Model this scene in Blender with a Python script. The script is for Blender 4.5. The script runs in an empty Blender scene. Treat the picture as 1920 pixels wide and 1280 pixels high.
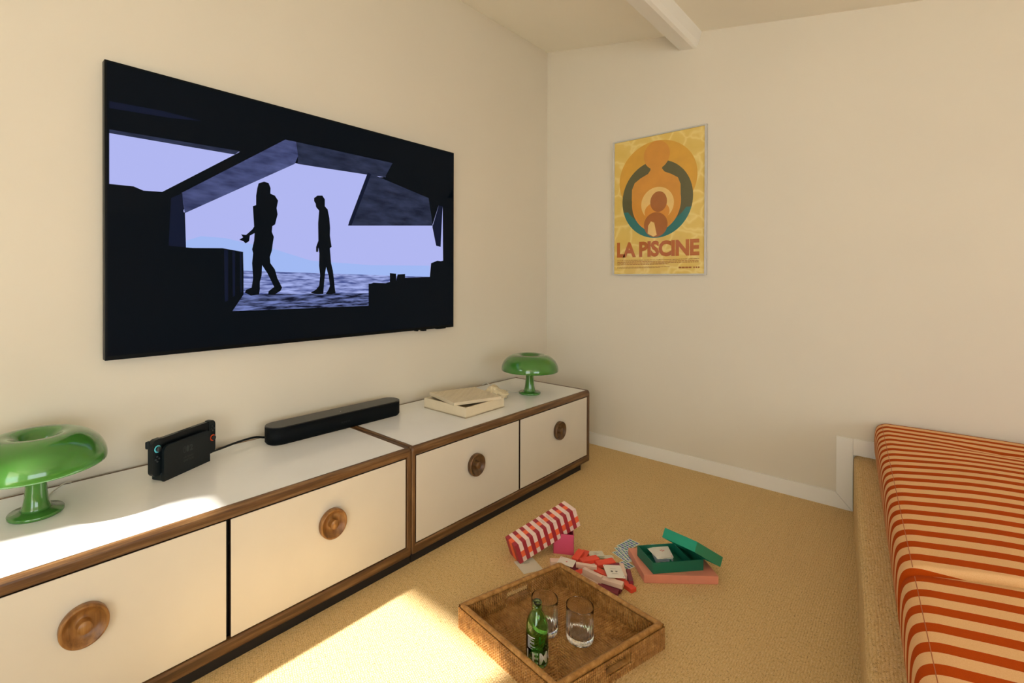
import bpy, bmesh, math, random
import numpy as np
from mathutils import Vector, Matrix, noise

random.seed(7)
scene = bpy.context.scene
COL = scene.collection

# ------------------------------------------------------------------ camera
FPX, YAW, PITCH, ROLL = 912.0, 0.7677, -0.00572, 0.00242
SX, SY = -102.0, -111.55
CAM = Vector((1.96367, -2.95568, 1.0911))
_f = Vector((-math.sin(YAW) * math.cos(PITCH), math.cos(YAW) * math.cos(PITCH), math.sin(PITCH)))
_r0 = Vector((math.cos(YAW), math.sin(YAW), 0))
_u0 = _r0.cross(_f)
_r = _r0 * math.cos(ROLL) + _u0 * math.sin(ROLL)
_u = _u0 * math.cos(ROLL) - _r0 * math.sin(ROLL)
cam = bpy.data.cameras.new("camera")
cam.sensor_width = 36.0
cam.lens = FPX * 36.0 / 1920.0
cam.shift_x = -SX / 1920.0
cam.shift_y = SY / 1920.0
cam.clip_start = 0.02
camo = bpy.data.objects.new("camera", cam)
COL.objects.link(camo)
camo.matrix_world = Matrix(((_r.x, _u.x, -_f.x, CAM.x), (_r.y, _u.y, -_f.y, CAM.y), (_r.z, _u.z, -_f.z, CAM.z), (0, 0, 0, 1)))
scene.camera = camo


def at(px, py, axis, val):
    """point of the room seen at a photo pixel, on the plane axis = val"""
    d = _f + _r * ((px - 960 - SX) / FPX) - _u * ((py - 640 - SY) / FPX)
    i = 'xyz'.index(axis)
    return CAM + d * ((val - CAM[i]) / d[i])


# ------------------------------------------------------------------ light
EXPOSURE = -0.02
vs = scene.view_settings
vs.view_transform = 'Standard'
vs.look = 'None'
vs.gamma = 1.0
vs.use_curve_mapping = False
vs.exposure = EXPOSURE
scene.display_settings.display_device = 'sRGB'
scene.cycles.max_bounces = 20
scene.cycles.transmission_bounces = 20
scene.cycles.glossy_bounces = 6

world = bpy.data.worlds.new("sky")
scene.world = world
world.use_nodes = True
wn = world.node_tree
wn.nodes["Background"].inputs[0].default_value = (0.86, 0.94, 1.0, 1)
wn.nodes["Background"].inputs[1].default_value = 6.0

SUN_DIR = Vector((0.26, 1.30, -1.0)).normalized()
sun = bpy.data.lights.new("sun", 'SUN')
sun.energy = 16.5
sun.angle = math.radians(1.2)
sun.color = (1.0, 0.97, 0.93)
suno = bpy.data.objects.new("sun", sun)
COL.objects.link(suno)
suno.rotation_euler = SUN_DIR.to_track_quat('-Z', 'Y').to_euler()
suno.location = (0, -6, 5)

# room extents
YB, XR = -4.40, 4.60              # back wall, right wall
DOOR = (0.02, 0.62, 1.42, 2.02)   # small window in the back wall: x0 x1 z0 z1
FILL_OPEN = (1.75, 3.15, 0.0, 2.02)    # unseen opening in the back wall, placed for fill light, under an added slab
WIN = (-4.1, -2.1, 0.36, 1.62)    # opening in the right wall: y0 y1 z0 z1


def portal(name, loc, rot, sx, sy):
    l = bpy.data.lights.new(name, 'AREA')
    l.shape = 'RECTANGLE'
    l.size, l.size_y = sx, sy
    l.cycles.is_portal = True
    o = bpy.data.objects.new(name, l)
    COL.objects.link(o)
    o.location = loc
    o.rotation_euler = rot


for nm_, d_ in (("sun_window_portal", DOOR), ("fill_portal", FILL_OPEN)):
    portal(nm_, ((d_[0] + d_[1]) / 2, YB - 0.06, (d_[2] + d_[3]) / 2), (math.radians(90), 0, 0), d_[1] - d_[0], d_[3] - d_[2])
portal("window_portal", (XR + 0.06, (WIN[0] + WIN[1]) / 2, (WIN[2] + WIN[3]) / 2), (math.radians(90), 0, math.radians(90)), WIN[1] - WIN[0], WIN[3] - WIN[2])


# ------------------------------------------------------------------ materials
def lin(r, g, b):
    f = lambda c: (c / 255 / 12.92) if c / 255 <= 0.04045 else ((c / 255 + 0.055) / 1.055) ** 2.4
    return (f(r), f(g), f(b), 1.0)


class NT:
    """tiny node-tree builder"""

    def __init__(self, name):
        self.m = bpy.data.materials.new(name)
        self.m.use_nodes = True
        self.t = self.m.node_tree
        self.b = self.t.nodes["Principled BSDF"]

    def n(self, kind, **kw):
        nd = self.t.nodes.new(kind)
        for k, v in kw.items():
            setattr(nd, k, v)
        return nd

    def l(self, a, b):
        self.t.links.new(a, b)

    def math(self, op, a, b=None, c=None):
        nd = self.n('ShaderNodeMath', operation=op)
        for i, v in enumerate((a, b, c)):
            if v is None:
                continue
            if isinstance(v, (int, float)):
                nd.inputs[i].default_value = v
            else:
                self.l(v, nd.inputs[i])
        return nd.outputs[0]

    def coord(self, scale=(1, 1, 1), kind='Object', rot=(0, 0, 0)):
        tc = self.n('ShaderNodeTexCoord')
        mp = self.n('ShaderNodeMapping')
        mp.inputs['Scale'].default_value = scale
        mp.inputs['Rotation'].default_value = rot
        self.l(tc.outputs[kind], mp.inputs[0])
        return mp.outputs[0]

    def noise(self, vec, scale=5, detail=3, rough=0.5):
        nd = self.n('ShaderNodeTexNoise')
        nd.inputs['Scale'].default_value = scale
        nd.inputs['Detail'].default_value = detail
        nd.inputs['Roughness'].default_value = rough
        self.l(vec, nd.inputs['Vector'])
        return nd.outputs[0]

    def ramp(self, fac, stops):
        nd = self.n('ShaderNodeValToRGB')
        e = nd.color_ramp.elements
        while len(e) < len(stops):
            e.new(0.5)
        for i, (p, c) in enumerate(stops):
            e[i].position = p
            e[i].color = c
        self.l(fac, nd.inputs[0])
        return nd.outputs[0]

    def mix(self, fac, a, b):
        nd = self.n('ShaderNodeMix', data_type='RGBA')
        for s, v in ((nd.inputs[0], fac), (nd.inputs[6], a), (nd.inputs[7], b)):
            if isinstance(v, (int, float, tuple)):
                s.default_value = v
            else:
                self.l(v, s)
        return nd.outputs[2]

    def bump(self, h, strength=0.3, dist=0.002):
        nd = self.n('ShaderNodeBump')
        nd.inputs['Strength'].default_value = strength
        nd.inputs['Distance'].default_value = dist
        self.l(h, nd.inputs['Height'])
        self.l(nd.outputs[0], self.b.inputs['Normal'])

    def base(self, c):
        if isinstance(c, tuple):
            self.b.inputs['Base Color'].default_value = c
        else:
            self.l(c, self.b.inputs['Base Color'])

    def set(self, **kw):
        for k, v in kw.items():
            self.b.inputs[k.replace('_', ' ')].default_value = v


def plain(name, c, rough=0.5, var=0.06, scale=30, coat=0.0, bump=0.0, spec=0.5):
    """one colour with a faint procedural mottling"""
    k = NT(name)
    nz = k.noise(k.coord(), scale, 3)
    lo = tuple(max(0, x * (1 - var)) for x in c[:3]) + (1,)
    hi = tuple(min(1, x * (1 + var)) for x in c[:3]) + (1,)
    k.base(k.ramp(nz, [(0.3, lo), (0.7, hi)]))
    k.set(Roughness=rough, Coat_Weight=coat, Coat_Roughness=0.05)
    k.b.inputs['Specular IOR Level'].default_value = spec
    if bump:
        k.bump(nz, bump, 0.001)
    return k.m


def m_wall(name, c):
    k = NT(name)
    v = k.coord()
    n1 = k.noise(v, 1.3, 4)
    n2 = k.noise(v, 140, 3, 0.6)
    lo = tuple(x * 0.97 for x in c[:3]) + (1,)
    k.base(k.ramp(n1, [(0.35, lo), (0.65, c)]))
    k.set(Roughness=0.75)
    k.bump(n2, 0.10, 0.001)
    return k.m


def m_jute(name, rot=0.0):
    k = NT(name)
    v = k.coord(rot=(0, 0, rot))
    sep = k.n('ShaderNodeSeparateXYZ')
    k.l(v, sep.inputs[0])
    P = 0.0068
    wob = k.noise(k.coord((1, 1, 1), rot=(0, 0, rot)), 9, 2)
    xx = k.math('ADD', sep.outputs[0], k.math('MULTIPLY', wob, 0.010))
    u = k.math('DIVIDE', xx, P)
    row = k.math('FLOOR', u)
    fu = k.math('FRACT', u)
    ribs = k.math('SINE', k.math('MULTIPLY', fu, math.pi))
    zz = k.math('ADD', sep.outputs[1], k.math('MULTIPLY', sep.outputs[2], 1.0))
    jit = k.noise(v, 75, 2)
    vv = k.math('ADD', k.math('ADD', k.math('DIVIDE', zz, 0.0068), k.math('MULTIPLY', row, 0.37)), k.math('MULTIPLY', jit, 1.6))
    knots = k.math('ABSOLUTE', k.math('SINE', k.math('MULTIPLY', vv, math.pi)))
    h = k.math('MULTIPLY', k.math('POWER', ribs, 0.6), k.math('ADD', k.math('MULTIPLY', knots, 0.6), 0.4))
    fib = k.noise(k.coord((110, 30, 60), rot=(0, 0, rot)), 2.6, 5, 0.75)
    fine = k.noise(v, 420, 3, 0.7)
    big = k.noise(v, 2.2, 3)
    col = k.ramp(fib, [(0.28, lin(186, 142, 80)), (0.46, lin(232, 198, 138)), (0.72, lin(254, 234, 188))])
    gap = k.mix(k.math('MULTIPLY', k.math('SUBTRACT', 1.0, h), 0.40), col, lin(168, 124, 66))
    sp = k.mix(k.math('MULTIPLY', fine, 0.4), gap, lin(216, 178, 120))
    tone = k.mix(k.math('MULTIPLY', big, 0.35), sp, lin(228, 194, 138))
    speck = k.ramp(k.noise(k.coord((1, 0.5, 1), rot=(0, 0, rot)), 210, 3, 0.8), [(0.34, (1, 1, 1, 1)), (0.44, (0, 0, 0, 1))])
    k.base(k.mix(k.math('MULTIPLY', speck, 0.7), tone, lin(128, 88, 42)))
    k.set(Roughness=0.9)
    k.b.inputs['Specular IOR Level'].default_value = 0.15
    hh = k.math('ADD', h, k.math('MULTIPLY', fine, 0.35))
    k.bump(hh, 0.55, 0.003)
    return k.m


def m_wood(name, axis='y', dark=lin(62, 40, 20), mid=lin(104, 71, 38), light=lin(158, 120, 76), rough=0.42):
    k = NT(name)
    s = {'x': (3, 60, 60), 'y': (60, 3, 60), 'z': (60, 60, 3)}[axis]
    g = k.noise(k.coord(s), 1.0, 5, 0.65)
    w = k.noise(k.coord(), 26, 4, 0.7)
    c = k.ramp(g, [(0.28, dark), (0.5, mid), (0.76, light)])
    c = k.mix(k.math('MULTIPLY', w, 0.35), c, dark)
    k.base(c)
    k.set(Roughness=rough)
    k.bump(g, 0.25, 0.001)
    return k.m


def m_emit(name, c, strength=1.0, streak=None):
    """a lit screen area under glass"""
    k = NT(name)
    k.base((0.003, 0.004, 0.006, 1))
    k.set(Roughness=0.10)
    k.b.inputs['Specular IOR Level'].default_value = 0.05
    s = strength / (2 ** EXPOSURE)
    if streak:
        n1 = k.noise(k.coord(streak[0]), 1.0, 3, 0.6)
        col = k.ramp(n1, [(streak[1], c), (streak[2], streak[3])])
        k.l(col, k.b.inputs['Emission Color'])
    else:
        k.b.inputs['Emission Color'].default_value = c
    k.b.inputs['Emission Strength'].default_value = s
    return k.m


def m_glass(name, c=(1, 1, 1, 1), rough=0.0, ior=1.45):
    k = NT(name)
    k.base(c)
    k.set(Roughness=rough, IOR=ior, Transmission_Weight=1.0)
    return k.m


def m_rattan(name):
    k = NT(name)
    v = k.coord()
    n1 = k.noise(v, 55, 4, 0.65)
    n2 = k.noise(v, 260, 2, 0.6)
    c = k.ramp(n1, [(0.25, lin(120, 78, 34)), (0.5, lin(172, 124, 64)), (0.75, lin(210, 164, 100))])
    c = k.mix(k.math('MULTIPLY', n2, 0.4), c, lin(164, 112, 54))
    k.base(c)
    k.set(Roughness=0.34)
    return k.m


def m_stripe(name, period, phase):
    """woven cotton in two colours of equal stripes across local Y"""
    k = NT(name)
    tc = k.n('ShaderNodeTexCoord')
    sep = k.n('ShaderNodeSeparateXYZ')
    k.l(tc.outputs['UV'], sep.inputs[0])
    f = k.math('FRACT', k.math('ADD', k.math('DIVIDE', sep.outputs[0], period), phase))
    edge = k.math('GREATER_THAN', f, 0.53)
    v = k.coord()
    fine = k.noise(v, 900, 2, 0.7)
    soft = k.noise(v, 40, 3)
    a = k.ramp(fine, [(0.3, lin(232, 178, 122)), (0.7, lin(244, 198, 146))])
    b = k.ramp(fine, [(0.3, lin(178, 66, 10)), (0.7, lin(194, 80, 18))])
    c = k.mix(edge, a, b)
    k.base(c)
    k.set(Roughness=0.9)
    k.b.inputs['Specular IOR Level'].default_value = 0.05
    k.bump(k.math('ADD', fine, soft), 0.25, 0.001)
    return k.m


def m_lamp(name):
    k = NT(name)
    n1 = k.noise(k.coord(), 6, 2)
    k.base(k.ramp(n1, [(0.3, lin(62, 118, 44)), (0.7, lin(70, 126, 50))]))
    k.set(Roughness=0.13, Coat_Weight=0.6, Coat_Roughness=0.04, Subsurface_Weight=0.12, Subsurface_Scale=0.02)
    k.b.inputs['Subsurface Radius'].default_value = (0.4, 1.0, 0.3)
    return k.m


WALL = lin(226, 216, 196)
M = dict(
    wall=m_wall("wall_paint", WALL),
    ceil=m_wall("ceiling_paint", lin(250, 243, 226)),
    white_paint=m_wall("white_trim_paint", lin(244, 240, 230)),
    jute=m_jute("jute_carpet"),
    jute_step=m_jute("jute_step_carpet", rot=math.radians(-5.6)),
    bounce_ground=plain("pale_bounce_ground", lin(232, 224, 208), 0.8),  # unseen ground outside, whitened to bounce more light to the ceiling
    lam=plain("white_laminate", lin(246, 245, 240), 0.16, 0.015, 8, spec=0.5),  # top panels, whitened to stand in for the light they catch
    lam_front=plain("white_laminate_front", lin(216, 206, 187), 0.4, 0.02, 6),  # same laminate, darkened to offset bounce light on the fronts
    wood_y=m_wood("oak_lipping_lengthways", 'y'),
    wood_x=m_wood("oak_lipping_across", 'x'),
    wood_z=m_wood("oak_lipping_upright", 'z'),
    wood_edge=m_wood("dark_door_edge", 'z', lin(34, 22, 12), lin(52, 34, 18), lin(70, 46, 24)),
    wood_knob_dark=m_wood("turned_wood_darker", 'z', lin(58, 38, 18), lin(96, 66, 34), lin(136, 98, 56), 0.38),  # darker tone of the knob wood, used on the far cabinet
    wood_knob=m_wood("turned_wood", 'z', lin(92, 56, 22), lin(146, 98, 46), lin(184, 134, 74), 0.38),
    black=plain("black_board", lin(18, 14, 11), 0.7),
    lamp=m_lamp("green_plastic"),
    cord=plain("pale_cord", lin(205, 200, 182), 0.4),
    tvbody=plain("black_metal", lin(7, 10, 11), 0.35, spec=0.12),
    dark=plain("dark_plastic", lin(13, 22, 25), 0.42, 0.1, spec=0.3),
    dark2=plain("dark_plastic_tablet", lin(9, 14, 16), 0.3, 0.1, spec=0.25),
    dark3=plain("grey_print", lin(38, 46, 48), 0.5),
    dark4=plain("faint_print", lin(20, 26, 28), 0.5),
    stick=plain("stick_rubber", lin(30, 36, 38), 0.6),
    cyan=plain("cyan_ring", lin(96, 206, 220), 0.4),
    orange_ring=plain("orange_ring", lin(240, 84, 30), 0.4),
    fabric_black=plain("soundbar_mesh", lin(6, 11, 14), 0.6, 0.2, 300, spec=0.12),
    bar_top=plain("soundbar_top", lin(26, 27, 25), 0.32, spec=0.4),
    led=plain("status_light", lin(210, 210, 220), 0.4),
    beige=plain("beige_lacquer", lin(222, 205, 172), 0.45, 0.02),
    beige_lid=plain("beige_embossed", lin(214, 198, 164), 0.55, 0.03),
    felt=plain("box_lining", lin(196, 176, 140), 0.9),
    clearbag=plain("cream_cloth", lin(232, 216, 178), 0.8, 0.05, 60),
    frame=plain("brushed_aluminium", lin(200, 196, 186), 0.3, 0.04),
    rattan=m_rattan("rattan"),
    bottle=m_glass("green_glass", (0.50, 0.94, 0.40, 1), 0.0, 1.5),
    glass=m_glass("clear_glass", (1, 1, 1, 1), 0.0, 1.45),
    print_white=plain("white_print", lin(240, 240, 236), 0.5),
    b_orange=plain("coral_block", lin(240, 84, 62), 0.5, 0.04),
    b_pink=plain("pale_pink_block", lin(238, 208, 190), 0.5, 0.04),
    b_maroon=plain("maroon_block", lin(128, 44, 62), 0.5, 0.04),
    s_maroon=plain("box_maroon", lin(168, 46, 58), 0.5, 0.03),
    s_pink=plain("box_pink", lin(240, 212, 198), 0.5, 0.03),
    s_orange=plain("box_orange", lin(244, 104, 62), 0.5, 0.03),
    s_grey=plain("box_lettering", lin(170, 140, 132), 0.5),
    magenta=plain("magenta_card", lin(214, 82, 118), 0.5, 0.03),
    salmon=plain("salmon_board", lin(226, 146, 120), 0.5, 0.03),
    gold=plain("gold_print", lin(226, 206, 150), 0.4),
    green_in=plain("green_board", lin(16, 108, 84), 0.5, 0.03),
    green_lid=plain("green_board_lid", lin(20, 150, 118), 0.45, 0.03),
    card=plain("card_stock", lin(238, 232, 220), 0.5, 0.02),
    card_grey=plain("card_stock_grey", lin(222, 216, 196), 0.55, 0.02),
    red_print=plain("red_print", lin(214, 60, 60), 0.5),
    grey_ink=plain("grey_ink", lin(120, 118, 112), 0.6),
    blue_a=plain("card_back_blue", lin(92, 112, 182), 0.5),
    blue_b=plain("card_back_cream", lin(228, 236, 222), 0.5),
    blue_c=plain("card_back_teal", lin(92, 146, 142), 0.5),
    seam=plain("seam_thread", lin(186, 108, 64), 0.9),
)


# ------------------------------------------------------------------ mesh helpers
def tag(o, label, cat, group=None):
    o['label'] = label
    o['category'] = cat
    if group:
        o['group'] = group
    return o


def empty(name, loc=(0, 0, 0), rot=(0, 0, 0), label=None, cat=None, group=None):
    o = bpy.data.objects.new(name, None)
    o.empty_display_size = 0.05
    COL.objects.link(o)
    o.location = loc
    o.rotation_euler = rot
    if label:
        tag(o, label, cat, group)
    return o


def link(name, me, mats, parent=None, smooth=False):
    if not isinstance(mats, (list, tuple)):
        mats = [mats]
    for m in mats:
        me.materials.append(m)
    if smooth:
        for p in me.polygons:
            p.use_smooth = True
    o = bpy.data.objects.new(name, me)
    COL.objects.link(o)
    if parent:
        o.parent = parent
    return o


def pyd(name, vs_, fs, mats, parent=None, smooth=False, midx=None):
    me = bpy.data.meshes.new(name)
    me.from_pydata([tuple(v) for v in vs_], [], fs)
    if midx is not None:
        me.polygons.foreach_set('material_index', midx)
    me.update()
    return link(name, me, mats, parent, smooth)


def bmo(name, bm, mats, parent=None, smooth=False, fix=True):
    if fix:
        bmesh.ops.recalc_face_normals(bm, faces=bm.faces)
    me = bpy.data.meshes.new(name)
    bm.to_mesh(me)
    bm.free()
    return link(name, me, mats, parent, smooth)


def struct(o):
    o['kind'] = 'structure'
    return o


def add_box(bm, x0, x1, y0, y1, z0, z1, bev=0.0, seg=2, mi=0):
    r = bmesh.ops.create_cube(bm, size=1.0)
    vs_ = r['verts']
    for v in vs_:
        v.co = Vector((x0 + (v.co.x + .5) * (x1 - x0), y0 + (v.co.y + .5) * (y1 - y0), z0 + (v.co.z + .5) * (z1 - z0)))
    fs = list({f for v in vs_ for f in v.link_faces})
    for f in fs:
        f.material_index = mi
    if bev:
        es = list({e for v in vs_ for e in v.link_edges})
        bmesh.ops.bevel(bm, geom=es, offset=bev, segments=seg, profile=0.5, affect='EDGES', material=mi)


def box(name, b, mat, parent=None, bev=0.0, seg=2):
    bm = bmesh.new()
    add_box(bm, *b, bev=bev, seg=seg)
    return bmo(name, bm, mat, parent, smooth=False)


def lathe(name, prof, mat, parent=None, seg=48, axis='z', smooth=True, close=False):
    vs_, fs = [], []
    n = len(prof)
    for i in range(seg):
        a = 2 * math.pi * i / seg
        c, s = math.cos(a), math.sin(a)
        for r, z in prof:
            vs_.append((r * c, r * s, z) if axis == 'z' else (z, r * c, r * s))
    for i in range(seg):
        j = (i + 1) % seg
        for k in range(n - 1 if not close else n):
            k2 = (k + 1) % n
            fs.append((i * n + k, j * n + k, j * n + k2, i * n + k2))
    bm = bmesh.new()
    bv = [bm.verts.new(v) for v in vs_]
    for f in fs:
        try:
            bm.faces.new([bv[q] for q in f])
        except ValueError:
            pass
    bmesh.ops.remove_doubles(bm, verts=bm.verts, dist=1e-6)
    o = bmo(name, bm, mat, parent, smooth)
    return o


def tube(name, pts, r, mat, parent=None, seg=8, smooth=True):
    # catmull-rom through the points, then a sweep
    P = [Vector(p) for p in pts]
    Q = []
    for i in range(len(P) - 1):
        p0, p1, p2, p3 = P[max(i - 1, 0)], P[i], P[i + 1], P[min(i + 2, len(P) - 1)]
        for t in (0, .17, .33, .5, .67, .83):
            Q.append(0.5 * ((2 * p1) + (p2 - p0) * t + (2 * p0 - 5 * p1 + 4 * p2 - p3) * t * t + (3 * p1 - p0 - 3 * p2 + p3) * t ** 3))
    Q.append(P[-1])
    vs_, fs = [], []
    for i, q in enumerate(Q):
        d = (Q[min(i + 1, len(Q) - 1)] - Q[max(i - 1, 0)]).normalized()
        up = Vector((0, 0, 1)) if abs(d.z) < 0.9 else Vector((1, 0, 0))
        a = d.cross(up).normalized()
        b = a.cross(d)
        for k in range(seg):
            t = 2 * math.pi * k / seg
            vs_.append(q + a * (r * math.cos(t)) + b * (r * math.sin(t)))
    for i in range(len(Q) - 1):
        for k in range(seg):
            k2 = (k + 1) % seg
            fs.append((i * seg + k, i * seg + k2, (i + 1) * seg + k2, (i + 1) * seg + k))
    fs.append(tuple(range(seg)))
    fs.append(tuple(range((len(Q) - 1) * seg, len(Q) * seg)))
    return pyd(name, vs_, fs, mat, parent, smooth)


def prism(bm, poly, z0, z1, mi=0):
    """extrude a 2-D outline (x, y) between z0 and z1"""
    n = len(poly)
    lo = [bm.verts.new((x, y, z0)) for x, y in poly]
    hi = [bm.verts.new((x, y, z1)) for x, y in poly]
    fs = [bm.faces.new(hi), bm.faces.new(lo[::-1])]
    for i in range(n):
        j = (i + 1) % n
        fs.append(bm.faces.new((lo[i], lo[j], hi[j], hi[i])))
    for f in fs:
        f.material_index = mi
    return fs


def rrect(x0, x1, y0, y1, r, seg=6):
    out = []
    for cx, cy, a0 in ((x1 - r, y1 - r, 0), (x0 + r, y1 - r, 90), (x0 + r, y0 + r, 180), (x1 - r, y0 + r, 270)):
        for i in range(seg + 1):
            a = math.radians(a0 + 90 * i / seg)
            out.append((cx + r * math.cos(a), cy + r * math.sin(a)))
    return out


def flat_poly(bm, pts, mi=0):
    f = bm.faces.new([bm.verts.new(p) for p in pts])
    f.material_index = mi
    f.normal_update()
    bmesh.ops.triangulate(bm, faces=[f], ngon_method='EAR_CLIP')


def text_mesh(s, bold=0.0, spacing=1.0):
    """(verts, faces) of flat lettering in its own unit box 0..w, 0..h"""
    cu = bpy.data.curves.new("lettering", 'FONT')
    cu.body = s
    cu.offset = bold
    cu.space_character = spacing
    cu.resolution_u = 3
    o = bpy.data.objects.new("lettering", cu)
    COL.objects.link(o)
    bpy.context.view_layer.update()
    dg = bpy.context.evaluated_depsgraph_get()
    me = bpy.data.meshes.new_from_object(o.evaluated_get(dg))
    vs_ = [v.co.copy() for v in me.vertices]
    fs = [tuple(p.vertices) for p in me.polygons]
    bpy.data.objects.remove(o)
    bpy.data.curves.remove(cu)
    bpy.data.meshes.remove(me)
    x0 = min(v.x for v in vs_); x1 = max(v.x for v in vs_)
    y0 = min(v.y for v in vs_); y1 = max(v.y for v in vs_)
    return [((v.x - x0) / (x1 - x0), (v.y - y0) / (y1 - y0)) for v in vs_], fs


def lettering(name, s, fn, mat, parent, bold=0.0, spacing=1.0):
    """text whose unit box (0..1, 0..1) is carried by fn into 3-D"""
    vs_, fs = text_mesh(s, bold, spacing)
    return pyd(name, [fn(u, v) for u, v in vs_], fs, mat, parent)


# ================================================================== the room
CT, ZS = 0.4455, 0.267
ZC, SLOPE = 2.711, -0.2021
ST0, STK = 1.718, 0.0985              # step riser: x = ST0 - STK*y


def struct_box(name, bs, mat, bev=0.0):
    bm = bmesh.new()
    for b in bs:
        add_box(bm, *b, bev=bev)
    return struct(bmo(name, bm, mat))


struct_box("floor", [(-0.1, XR + 0.1, YB - 0.1, 0.1, -0.08, 0.0)], M['jute'])
struct_box("wall_left", [(-0.12, 0.0, YB - 0.1, 0.12, -0.05, 3.0)], M['wall'])
struct_box("wall_far", [(-0.12, XR + 0.1, 0.0, 0.12, -0.05, 3.0)], M['wall'])
struct_box("wall_back", [(-0.12, DOOR[0], YB - 0.1, YB, -0.05, 3.0), (DOOR[1], FILL_OPEN[0], YB - 0.1, YB, -0.05, 3.0), (FILL_OPEN[1], XR + 0.1, YB - 0.1, YB, -0.05, 3.0), (DOOR[0], DOOR[1], YB - 0.1, YB, DOOR[3], 3.0), (DOOR[0], DOOR[1], YB - 0.1, YB, -0.05, DOOR[2]), (FILL_OPEN[0], FILL_OPEN[1], YB - 0.1, YB, FILL_OPEN[3], 3.0)], M['wall'])
struct_box("wall_right", [(XR, XR + 0.1, YB, WIN[0], -0.05, 3.0), (XR, XR + 0.1, WIN[1], 0.0, -0.05, 3.0), (XR, XR + 0.1, WIN[0], WIN[1], -0.05, WIN[2]), (XR, XR + 0.1, WIN[0], WIN[1], WIN[3], 3.0)], M['wall'])
# sloping ceiling
zr = ZC + SLOPE * (XR + 0.1)
bm = bmesh.new()
prism(bm, [(-0.12, ZC + 0.12 * 0.2021), (XR + 0.1, zr), (XR + 0.1, zr + 0.1), (-0.12, ZC + 0.14)], 0, 1)
for v in bm.verts:
    v.co = Vector((v.co.x, YB - 0.1 + v.co.z * (0.12 - YB + 0.1), v.co.y))
struct(bmo("ceiling", bm, M['ceil']))
# beam with a worn lower edge
bm = bmesh.new()
sec = [(0.823, 2.56), (0.9155, 2.431), (0.99, 2.417), (1.006, 2.422), (1.020, 2.445), (1.036, 2.51)]
prism(bm, sec, 0, 1)
for v in bm.verts:
    v.co = Vector((v.co.x, YB + v.co.z * (0.0 - YB), v.co.y))
struct(bmo("trim_1", bm, M['white_paint']))
# baseboards on the far wall, stepping up beside the platform
bm = bmesh.new()
prism(bm, [(0.0, 0.0), (1.7150, 0.0), (1.6530, 0.0735), (0.0, 0.0735)], -0.015, 0.0)
for v in bm.verts:
    v.co = Vector((v.co.x, v.co.z, v.co.y))
struct(bmo("baseboard_far", bm, M['white_paint']))
bm = bmesh.new()
prism(bm, [(1.6550, 0.0735), (1.7175, 0.0), (1.7175, 0.3425), (1.6550, 0.3425)], -0.0155, 0.0)
for v in bm.verts:
    v.co = Vector((v.co.x, v.co.z, v.co.y))
struct(bmo("trim_2", bm, M['white_paint']))
bm = bmesh.new()
prism(bm, [(1.7185, 0.343), (1.7185, 0.268), (XR, 0.268), (XR, 0.343)], -0.0148, 0.0)
for v in bm.verts:
    v.co = Vector((v.co.x, v.co.z, v.co.y))
struct(bmo("trim_3", bm, M['white_paint']))
struct_box("baseboard_left", [(0.0, 0.012, YB, 0.0, 0.0, 0.07)], M['white_paint'], 0.002)
# carpeted platform with a rounded nosing
prof = [(0.004, 0.0), (0.0, 0.02), (0.0, ZS - 0.022), (0.004, ZS - 0.010), (0.012, ZS - 0.003), (0.024, ZS), (2.6, ZS), (2.6, 0.0)]
ys = [-0.0005 - i * 0.2 for i in range(22)] + [YB + 0.001]
ys = sorted(set(ys))
vs_, fs = [], []
for y in ys:
    for e, z in prof:
        vs_.append((min(ST0 - STK * y + e, XR - 0.002), y, z))
n = len(prof)
for i in range(len(ys) - 1):
    for k in range(n - 1):
        fs.append((i * n + k, i * n + k + 1, (i + 1) * n + k + 1, (i + 1) * n + k))
fs.append(tuple(range(n)))
fs.append(tuple(range((len(ys) - 1) * n, len(ys) * n)))
bm = bmesh.new()
bv = [bm.verts.new(v) for v in vs_]
for f in fs:
    bm.faces.new([bv[q] for q in f])
o = struct(bmo("floor_platform", bm, M['jute_step'], smooth=False))
for p in o.data.polygons:
    p.use_smooth = len(p.vertices) == 4
struct_box("floor_bounce_ground", [(-6, 8, YB - 8, YB - 0.11, -0.10, -0.02)], M['bounce_ground'])  # added unseen ground that bounces sunlight up into the room

# added unseen slab that keeps the sun out of the fill opening
bm = bmesh.new()
prism(bm, [(1.65, YB - 0.1), (1.10, YB - 2.8), (5.0, YB - 2.8), (5.0, YB - 0.1)], 2.10, 2.22)
struct(bmo("sun_blocker", bm, M['white_paint']))

# ================================================================== cabinets
XF = 0.5498


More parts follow.
